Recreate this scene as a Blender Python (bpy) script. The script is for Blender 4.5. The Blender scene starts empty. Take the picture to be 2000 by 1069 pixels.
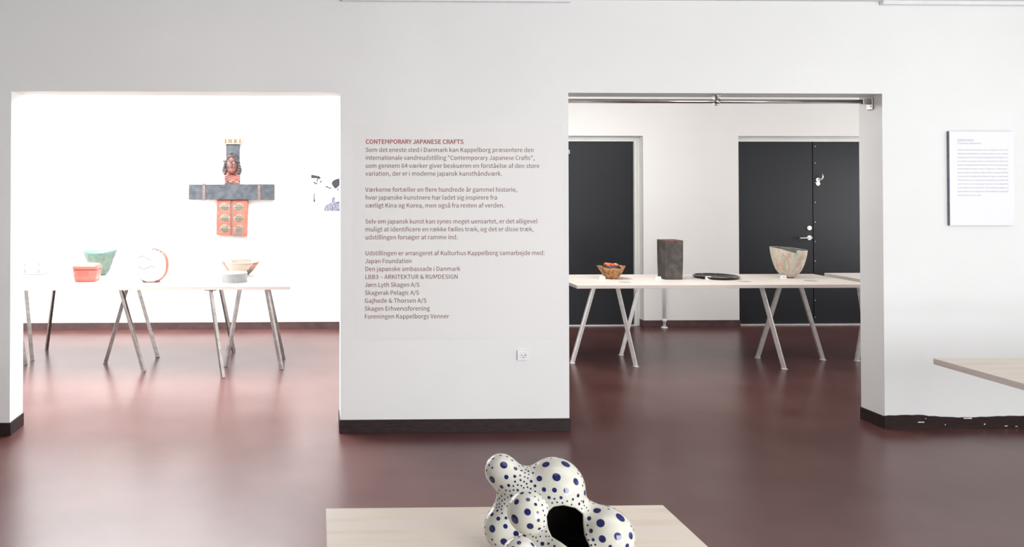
import bpy, bmesh, math, random
import numpy as np
from mathutils import Vector, Matrix
from mathutils.bvhtree import BVHTree

random.seed(7)
sc = bpy.context.scene
C = sc.collection

# ------------------------------------------------------------------ camera
cam_data = bpy.data.cameras.new('camera')
cam = bpy.data.objects.new('camera', cam_data)
C.objects.link(cam)
sc.camera = cam
F = 1500.0                      # focal length in pixels of a 2000 wide frame
cam_data.sensor_width = 36.0
cam_data.lens = F / 2000 * 36
cam_data.shift_x = 0.172        # perspective-control shift, as in the photograph
cam_data.shift_y = -0.094
cam_data.clip_start = 0.05
H = 1.6
cam.location = (0, 0, H)
cam.rotation_euler = (math.pi / 2 + 0.012, 0, -0.024)
bpy.context.view_layer.update()
CM = cam.matrix_world.copy()

def ray(px, py):
    x = (px - 1000) / F + cam_data.shift_x * 2000 / F
    y = -(py - 534.5) / F + cam_data.shift_y * 2000 / F
    return (CM.to_3x3() @ Vector((x, y, -1.0)))

def at(px, py, Y=None, z=None):
    d = ray(px, py)
    t = Y / d.y if Y is not None else (z - H) / d.z
    return Vector((d.x * t, d.y * t, H + d.z * t))

# ------------------------------------------------------------------ light
world = bpy.data.worlds.new('sky')
sc.world = world
world.use_nodes = True
wb = world.node_tree.nodes['Background']
wb.inputs[0].default_value = (0.85, 0.92, 1.0, 1)
wb.inputs[1].default_value = 1.0

def area(name, loc, target, sx, sy, power, color=(1, 1, 1), spread=math.pi):
    l = bpy.data.lights.new(name, 'AREA')
    l.shape = 'RECTANGLE'
    l.size, l.size_y = sx, sy
    l.energy = power
    l.color = color
    l.spread = spread
    o = bpy.data.objects.new(name, l)
    C.objects.link(o)
    o.location = loc
    d = Vector(target) - Vector(loc)
    o.rotation_euler = d.to_track_quat('-Z', 'Y').to_euler()
    return o

YW = 5.0        # front face of the partition
YB = 8.66       # face of the far wall
area('window_daylight_right', (5.93, 2.0, 1.62), (0, 2.0, 1.62), 3.5, 1.6, 22, (0.96, 0.98, 1.0))
area('window_daylight_behind', (3.6, -2.43, 1.42), (3.2, 4, 1.42), 3.2, 2.1, 290, (0.98, 0.99, 1.0))
area('added_fill_front', (1.4, 1.6, 2.79), (1.4, 1.6, 0), 2.4, 1.2, 16, (1.0, 0.98, 0.95))  # added overhead fill that brightens the near tables and the partition
area('skylight_far_left', (-1.7, 6.9, 2.78), (-1.7, 6.9, 0), 3.0, 2.0, 330, (0.97, 0.985, 1.0))
area('window_daylight_far_left', (-4.1, 7.0, 1.6), (0, 7.0, 1.5), 2.6, 1.5, 68, (0.96, 0.98, 1.0))
area('added_fill_far_right', (2.1, 6.7, 2.7), (4.4, 7.0, .6), 1.6, 1.0, 58, (1.0, 0.985, 0.965))  # unseen source, added to light the vase side and the right jamb
area('added_fill_partition', (4.0, 5.6, 2.7), (4.4, 8.66, 0.6), 3.6, 0.6, 30, (1.0, 0.975, 0.95))  # added fill aimed at the base of the far wall
area('added_fill_side', (7.5, 7.0, 1.3), (4.5, 7.3, .9), 2.6, 1.5, 42, (1.0, 0.985, 0.97))  # added from the right to lift the low part of the far wall
sc.view_settings.view_transform = 'Standard'
sc.view_settings.look = 'None'
sc.view_settings.gamma = 1.0
sc.view_settings.use_curve_mapping = False
sc.view_settings.exposure = 0.12

# ------------------------------------------------------------------ materials
def mat(name, col, rough=0.6, metal=0.0, noise=None, scale=20.0, stretch=(1, 1, 1), bump=0.0, bscale=None, coat=0.0,
        spec=0.5, ior=1.5, coords='Object', detail=4.0, ramp=(0.35, 0.65)):
    m = bpy.data.materials.new(name)
    m.use_nodes = True
    nt = m.node_tree
    b = nt.nodes['Principled BSDF']
    b.inputs['Base Color'].default_value = (*col, 1)
    b.inputs['Roughness'].default_value = rough
    b.inputs['Metallic'].default_value = metal
    b.inputs['Specular IOR Level'].default_value = spec
    b.inputs['IOR'].default_value = ior
    b.inputs['Coat Weight'].default_value = coat
    b.inputs['Coat Roughness'].default_value = 0.05
    tc = nt.nodes.new('ShaderNodeTexCoord')
    mp = nt.nodes.new('ShaderNodeMapping')
    mp.inputs['Scale'].default_value = stretch
    nt.links.new(tc.outputs[coords], mp.inputs[0])
    if noise is not None:
        n = nt.nodes.new('ShaderNodeTexNoise')
        n.inputs['Scale'].default_value = scale
        n.inputs['Detail'].default_value = detail
        nt.links.new(mp.outputs[0], n.inputs['Vector'])
        r = nt.nodes.new('ShaderNodeValToRGB')
        cols = [col] + ([noise] if not isinstance(noise, list) else noise)
        e = r.color_ramp.elements
        while len(e) < len(cols):
            e.new(0.5)
        for i, c in enumerate(cols):
            e[i].position = ramp[0] + (ramp[1] - ramp[0]) * i / (len(cols) - 1)
            e[i].color = (*c, 1)
        nt.links.new(n.outputs[0], r.inputs[0])
        nt.links.new(r.outputs[0], b.inputs['Base Color'])
    if bump:
        n2 = nt.nodes.new('ShaderNodeTexNoise')
        n2.inputs['Scale'].default_value = bscale or scale
        n2.inputs['Detail'].default_value = 3
        nt.links.new(mp.outputs[0], n2.inputs['Vector'])
        bp = nt.nodes.new('ShaderNodeBump')
        bp.inputs['Strength'].default_value = bump
        bp.inputs['Distance'].default_value = 0.002
        nt.links.new(n2.outputs[0], bp.inputs['Height'])
        nt.links.new(bp.outputs[0], b.inputs['Normal'])
    return m

M = {}
M['wall'] = mat('wall_paint', (0.80, 0.81, 0.80), 0.75, noise=(0.77, 0.78, 0.77), scale=1.3, bump=0.15, bscale=220, spec=0.3)
M['wall_far'] = mat('far_wall_paint', (0.80, 0.79, 0.775), 0.8, noise=(0.77, 0.755, 0.74), scale=1.1, bump=0.1, bscale=180, spec=0.3)
M['wall_soffit'] = M['wall']
M['ceiling'] = mat('ceiling_paint', (0.8, 0.8, 0.8), 0.9, noise=(0.78, 0.78, 0.78), scale=2)
M['floor'] = mat('red_brown_linoleum', (0.088, 0.031, 0.028), 0.28, noise=[(0.102, 0.040, 0.036), (0.115, 0.049, 0.044)],
                 scale=2.2, bump=0.05, bscale=60, ior=1.5, spec=0.55, detail=8)
M['base'] = mat('dark_skirting', (0.020, 0.011, 0.011), 0.5, noise=(0.034, 0.020, 0.021), scale=14, stretch=(1, 1, 6), bump=0.1, spec=0.22)
M['base_far'] = mat('far_skirting', (0.055, 0.030, 0.028), 0.5, noise=(0.085, 0.045, 0.042), scale=12, bump=0.1)
M['chip'] = mat('paint_chip', (0.8, 0.78, 0.72), 0.7, noise=(0.6, 0.58, 0.52), scale=60)
M['ply'] = mat('birch_face', (0.70, 0.64, 0.58), 0.5, noise=[(0.76, 0.70, 0.64), (0.73, 0.69, 0.65)], scale=2.2,
               stretch=(0.8, 7, 4), detail=7, bump=0.03, bscale=30)
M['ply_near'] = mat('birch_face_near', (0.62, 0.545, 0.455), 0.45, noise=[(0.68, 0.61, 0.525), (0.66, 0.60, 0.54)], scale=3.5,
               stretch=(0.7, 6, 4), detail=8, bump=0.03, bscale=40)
M['ply_edge'] = mat('birch_edge', (0.54, 0.46, 0.41), 0.6, noise=[(0.66, 0.58, 0.53), (0.56, 0.48, 0.44)], scale=5,
                    stretch=(0.5, 0.5, 60), detail=3)
M['steel'] = mat('satin_steel', (0.36, 0.34, 0.325), 0.34, metal=1.0, noise=(0.27, 0.25, 0.24), scale=9, stretch=(1, 1, 3), bump=0.05)
M['steel_white'] = mat('pale_steel', (0.84, 0.82, 0.80), 0.4, metal=0.6, noise=(0.74, 0.72, 0.70), scale=9, stretch=(1, 1, 3))
M['chrome'] = mat('chrome', (0.66, 0.64, 0.63), 0.14, metal=1.0, noise=(0.6, 0.59, 0.58), scale=10)
M['door'] = mat('black_door', (0.011, 0.012, 0.015), 0.45, noise=(0.015, 0.017, 0.021), scale=160, bump=0.08, bscale=300, spec=0.3)
M['frame'] = mat('door_frame_white', (0.74, 0.74, 0.71), 0.5, noise=(0.70, 0.70, 0.68), scale=6)
M['ink'] = mat('oxblood_vinyl', (0.15, 0.035, 0.032), 0.5, noise=(0.18, 0.055, 0.05), scale=4)
M['ink_bold'] = mat('red_vinyl', (0.27, 0.022, 0.022), 0.5, noise=(0.33, 0.045, 0.04), scale=4)
M['film'] = mat('clear_film', (0.765, 0.765, 0.75), 0.55, noise=(0.755, 0.755, 0.74), scale=2)
M['plastic'] = mat('white_plastic', (0.80, 0.80, 0.82), 0.35, noise=(0.77, 0.77, 0.79), scale=15)
M['dark'] = mat('dark_hole', (0.03, 0.03, 0.03), 0.6, noise=(0.05, 0.05, 0.05), scale=20)
M['panel'] = mat('panel_paper', (0.82, 0.82, 0.86), 0.6, noise=(0.80, 0.80, 0.845), scale=2)
M['panel_side'] = mat('panel_side_shade', (0.16, 0.15, 0.24), 0.7, noise=(0.22, 0.2, 0.24), scale=30)  # dark tone of the board's shaded side face, put into the colour
M['grey_ink'] = mat('grey_ink', (0.42, 0.42, 0.46), 0.7, noise=(0.36, 0.36, 0.40), scale=30)
M['paper'] = mat('white_card', (0.85, 0.85, 0.86), 0.6, noise=(0.82, 0.82, 0.83), scale=20)
M['charcoal'] = mat('charcoal_clay', (0.022, 0.026, 0.032), 0.65, noise=[(0.034, 0.040, 0.048), (0.05, 0.057, 0.066)], scale=16, bump=0.9, bscale=26, detail=6)
M['terracotta'] = mat('red_clay', (0.30, 0.062, 0.040), 0.7, noise=(0.37, 0.09, 0.06), scale=18, bump=0.3, bscale=40)
M['band'] = mat('brown_band', (0.10, 0.062, 0.052), 0.7, noise=(0.15, 0.10, 0.085), scale=30, bump=0.3)
M['leaf'] = mat('pale_leaf_clay', (0.19, 0.18, 0.12), 0.6, noise=(0.25, 0.24, 0.175), scale=60, bump=0.5)
M['cream_clay'] = mat('cream_clay', (0.19, 0.155, 0.115), 0.7, noise=(0.22, 0.185, 0.145), scale=25)
M['rust_ink'] = mat('rust_letter', (0.06, 0.018, 0.012), 0.7, noise=(0.08, 0.025, 0.016), scale=60)
M['face'] = mat('mask_face_clay', (0.06, 0.028, 0.024), 0.5, noise=[(0.11, 0.04, 0.032), (0.20, 0.062, 0.042)], scale=18, detail=5, bump=0.2)
M['hair'] = mat('mask_hair_clay', (0.014, 0.012, 0.014), 0.55, noise=[(0.03, 0.025, 0.027), (0.07, 0.045, 0.042)], scale=24, bump=0.8, bscale=40)
M['print_dark'] = mat('print_dark', (0.018, 0.015, 0.02), 0.7, noise=(0.03, 0.027, 0.036), scale=80)
M['print_mid'] = mat('print_mid', (0.09, 0.09, 0.12), 0.7, noise=[(0.17, 0.17, 0.22), (0.27, 0.27, 0.32)], scale=40, stretch=(3, 1, 1))
M['green'] = mat('celadon_glaze', (0.058, 0.112, 0.088), 0.5, noise=[(0.075, 0.137, 0.108), (0.092, 0.155, 0.128)], scale=26)
M['green_line'] = mat('pale_celadon', (0.15, 0.215, 0.185), 0.5, noise=(0.13, 0.195, 0.165), scale=30)
M['green_tri'] = mat('grey_celadon', (0.068, 0.080, 0.072), 0.6, noise=(0.082, 0.095, 0.084), scale=60)
M['coral'] = mat('coral_reflection', (0.34, 0.035, 0.024), 0.28, noise=(0.38, 0.05, 0.035), scale=5, coat=0.4)
M['coral_light'] = mat('coral_worn', (0.26, 0.052, 0.040), 0.45, noise=(0.29, 0.07, 0.055), scale=5, coat=0.0)
M['white_glaze'] = mat('white_glaze', (0.32, 0.322, 0.322), 0.55, noise=(0.30, 0.302, 0.302), scale=6)
M['peach'] = mat('peach_glaze', (0.21, 0.075, 0.047), 0.6, noise=(0.23, 0.10, 0.068), scale=10)
M['cream'] = mat('cream_glaze', (0.28, 0.215, 0.18), 0.5, noise=(0.31, 0.25, 0.215), scale=12)
M['taupe'] = mat('taupe_clay', (0.10, 0.075, 0.065), 0.6, noise=(0.13, 0.10, 0.085), scale=30)
M['blue_ring'] = mat('sky_blue_glaze', (0.05, 0.13, 0.25), 0.5, noise=(0.08, 0.17, 0.28), scale=50)
M['silver'] = mat('brushed_silver', (0.18, 0.18, 0.185), 0.4, metal=0.3, noise=(0.23, 0.23, 0.235), scale=14, stretch=(3, 3, 1))
M['ochre'] = mat('ochre_clay', (0.16, 0.062, 0.018), 0.5, noise=[(0.36, 0.165, 0.06), (0.50, 0.27, 0.12)], scale=34, bump=0.5, detail=6)
M['burnt'] = mat('burnt_clay', (0.020, 0.016, 0.018), 0.5, noise=(0.055, 0.045, 0.048), scale=60, bump=0.6)
M['ember'] = mat('orange_red_glaze', (0.55, 0.045, 0.008), 0.3, noise=[(0.72, 0.10, 0.015), (0.85, 0.45, 0.22)], scale=22, coat=0.5)
M['iron'] = mat('grey_brown_stoneware', (0.040, 0.032, 0.029), 0.6, noise=[(0.055, 0.045, 0.041), (0.085, 0.073, 0.068)], scale=16, bump=0.4, bscale=70, detail=7)
M['rust'] = mat('rust_rim', (0.30, 0.10, 0.06), 0.6, noise=(0.42, 0.17, 0.11), scale=30)
M['lacquer'] = mat('black_lacquer', (0.006, 0.005, 0.007), 0.12, noise=(0.010, 0.009, 0.010), scale=20, spec=0.4)
M['mottle'] = mat('mottled_celadon_pink', (0.40, 0.42, 0.345), 0.5,
                  noise=[(0.50, 0.52, 0.44), (0.60, 0.57, 0.50), (0.62, 0.43, 0.35), (0.44, 0.38, 0.29), (0.56, 0.57, 0.50)], scale=13, stretch=(1.3, 1.3, .7), detail=6, bump=0.25, ramp=(0.30, 0.70))
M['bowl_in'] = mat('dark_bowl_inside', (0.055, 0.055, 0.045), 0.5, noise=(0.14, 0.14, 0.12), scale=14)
M['foot_red'] = mat('red_foot_ring', (0.36, 0.05, 0.025), 0.6, noise=(0.30, 0.035, 0.02), scale=30)
M['porcelain'] = mat('ivory_porcelain', (0.54, 0.535, 0.475), 0.09, noise=(0.58, 0.575, 0.515), scale=8, coat=0.1)
M['cobalt'] = mat('cobalt_dots', (0.004, 0.007, 0.060), 0.09, noise=(0.010, 0.016, 0.115), scale=30, coat=0.0)
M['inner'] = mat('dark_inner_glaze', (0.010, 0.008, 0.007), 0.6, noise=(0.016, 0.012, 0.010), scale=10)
M['smoke'] = mat('mid_grey', (0.42, 0.40, 0.38), 0.5, noise=(0.48, 0.46, 0.44), scale=20)


# ------------------------------------------------------------------ mesh helpers
class MB:
    def __init__(s):
        s.v, s.f, s.m, s.sm = [], [], [], []

    def add(s, verts, faces, mi=0, smooth=False):
        k = len(s.v)
        s.v += [tuple(v) for v in verts]
        for f in faces:
            s.f.append(tuple(i + k for i in f))
            s.m.append(mi)
            s.sm.append(smooth)
        return s

    def box(s, x0, x1, y0, y1, z0, z1, mi=0, top=None):
        v = [(x0, y0, z0), (x1, y0, z0), (x1, y1, z0), (x0, y1, z0), (x0, y0, z1), (x1, y0, z1), (x1, y1, z1), (x0, y1, z1)]
        s.add(v, [(0, 3, 2, 1), (0, 1, 5, 4), (1, 2, 6, 5), (2, 3, 7, 6), (3, 0, 4, 7)], mi)
        s.add(v, [(4, 5, 6, 7)], mi if top is None else top)
        return s

    def bar(s, p, q, w, h, side=(1, 0, 0), mi=0, cut=None):
        p, q = Vector(p), Vector(q)
        d = (q - p).normalized()
        a = Vector(side)
        a = (a - d * a.dot(d)).normalized()
        b = d.cross(a)
        c = [a * w / 2 + b * h / 2, -a * w / 2 + b * h / 2, -a * w / 2 - b * h / 2, a * w / 2 - b * h / 2]
        v = []
        for base in (p, q):
            for o in c:
                t = base + o
                if cut is not None:                      # mitre the ends to horizontal planes
                    t = t + d * ((base.z - t.z) / d.z)
                v.append(t)
        s.add(v, [(0, 1, 2, 3), (7, 6, 5, 4), (0, 4, 5, 1), (1, 5, 6, 2), (2, 6, 7, 3), (3, 7, 4, 0)], mi)
        return s

    def tube(s, p, q, r, n=16, r2=None, mi=0, caps=True):
        p, q = Vector(p), Vector(q)
        d = (q - p).normalized()
        a = d.orthogonal().normalized()
        b = d.cross(a)
        r2 = r if r2 is None else r2
        v = []
        for base, rr in ((p, r), (q, r2)):
            for i in range(n):
                t = 2 * math.pi * i / n
                v.append(base + a * rr * math.cos(t) + b * rr * math.sin(t))
        s.add(v, [(i, (i + 1) % n, n + (i + 1) % n, n + i) for i in range(n)], mi, True)
        if caps:
            s.add(v, [tuple(range(n))[::-1], tuple(range(n, 2 * n))], mi)
        return s

    def path(s, pts, r, n=10, mi=0):
        pts = [Vector(p) for p in pts]
        rings = []
        a = None
        for i, p in enumerate(pts):
            d = (pts[min(i + 1, len(pts) - 1)] - pts[max(i - 1, 0)]).normalized()
            a = d.orthogonal().normalized() if a is None else (a - d * a.dot(d)).normalized()
            b = d.cross(a)
            rr = r[i] if isinstance(r, (list, tuple)) else r
            rings.append([p + a * rr * math.cos(2 * math.pi * k / n) + b * rr * math.sin(2 * math.pi * k / n) for k in range(n)])
        return s.loft(rings, mi=mi, cap0=True, cap1=True)

    def loft(s, rings, mi=0, cap0=False, cap1=False, smooth=True, mis=None):
        n = len(rings[0])
        v = [p for r in rings for p in r]
        for j in range(len(rings) - 1):
            s.add(v[j * n:(j + 2) * n], [(i, (i + 1) % n, n + (i + 1) % n, n + i) for i in range(n)], mis[j] if mis else mi, smooth)
        if cap0:
            s.add(rings[0], [tuple(range(n))[::-1]], mis[0] if mis else mi)
        if cap1:
            s.add(rings[-1], [tuple(range(n))], mis[-1] if mis else mi)
        return s

    def prism(s, poly, y0, y1, mi=0):               # polygon in x,z extruded along y
        n = len(poly)
        v = [(x, y0, z) for x, z in poly] + [(x, y1, z) for x, z in poly]
        s.add(v, [tuple(range(n)), tuple(range(n, 2 * n))[::-1]] + [(i, n + i, n + (i + 1) % n, (i + 1) % n) for i in range(n)], mi)
        return s

    def mesh(s, name, mats):
        me = bpy.data.meshes.new(name)
        me.from_pydata(s.v, [], s.f)
        for m in mats:
            me.materials.append(m)
        me.polygons.foreach_set('material_index', s.m)
        me.polygons.foreach_set('use_smooth', s.sm)
        bm = bmesh.new()
        bm.from_mesh(me)
        bmesh.ops.remove_doubles(bm, verts=bm.verts, dist=1e-5)
        bmesh.ops.recalc_face_normals(bm, faces=bm.faces)
        bm.to_mesh(me)
        bm.free()
        return me

def clean_mesh_obj(name, me, parent=None, loc=None):
    o = bpy.data.objects.new(name, me)
    C.objects.link(o)
    if parent is not None:
        o.parent = parent
    if loc is not None:
        o.location = loc
    return o

def build(mb, name, mats, parent=None, bevel=0, seg=2, loc=None):
    if not isinstance(mats, (list, tuple)):
        mats = [mats]
    me = mb.mesh(name, mats)
    if bevel:
        bm = bmesh.new()
        bm.from_mesh(me)
        es = [e for e in bm.edges if len(e.link_faces) == 2 and e.calc_face_angle(0) > 0.6]
        bmesh.ops.bevel(bm, geom=es, offset=bevel, segments=seg, affect='EDGES', profile=0.6)
        bm.to_mesh(me)
        bm.free()
    return clean_mesh_obj(name, me, parent, loc)

def tag(o, label=None, cat=None, group=None, kind=None):
    if label: o['label'] = label
    if cat: o['category'] = cat
    if group: o['group'] = group
    if kind: o['kind'] = kind
    return o

def thing(name, label, cat, loc=(0, 0, 0), group=None, rz=0):
    o = bpy.data.objects.new(name, None)
    o.empty_display_size = 0.1
    C.objects.link(o)
    o.location = loc
    o.rotation_euler = (0, 0, rz)
    return tag(o, label, cat, group)

def structure(mb, name, mats, parent=None, bevel=0):
    o = build(mb, name, mats, parent, bevel)
    if parent is None:
        o['kind'] = 'structure'
    return o

def wx(px, Y, py=500):
    return at(px, py, Y=Y).x

def wz(py, Y, px=1000):
    return at(px, py, Y=Y).z

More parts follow.
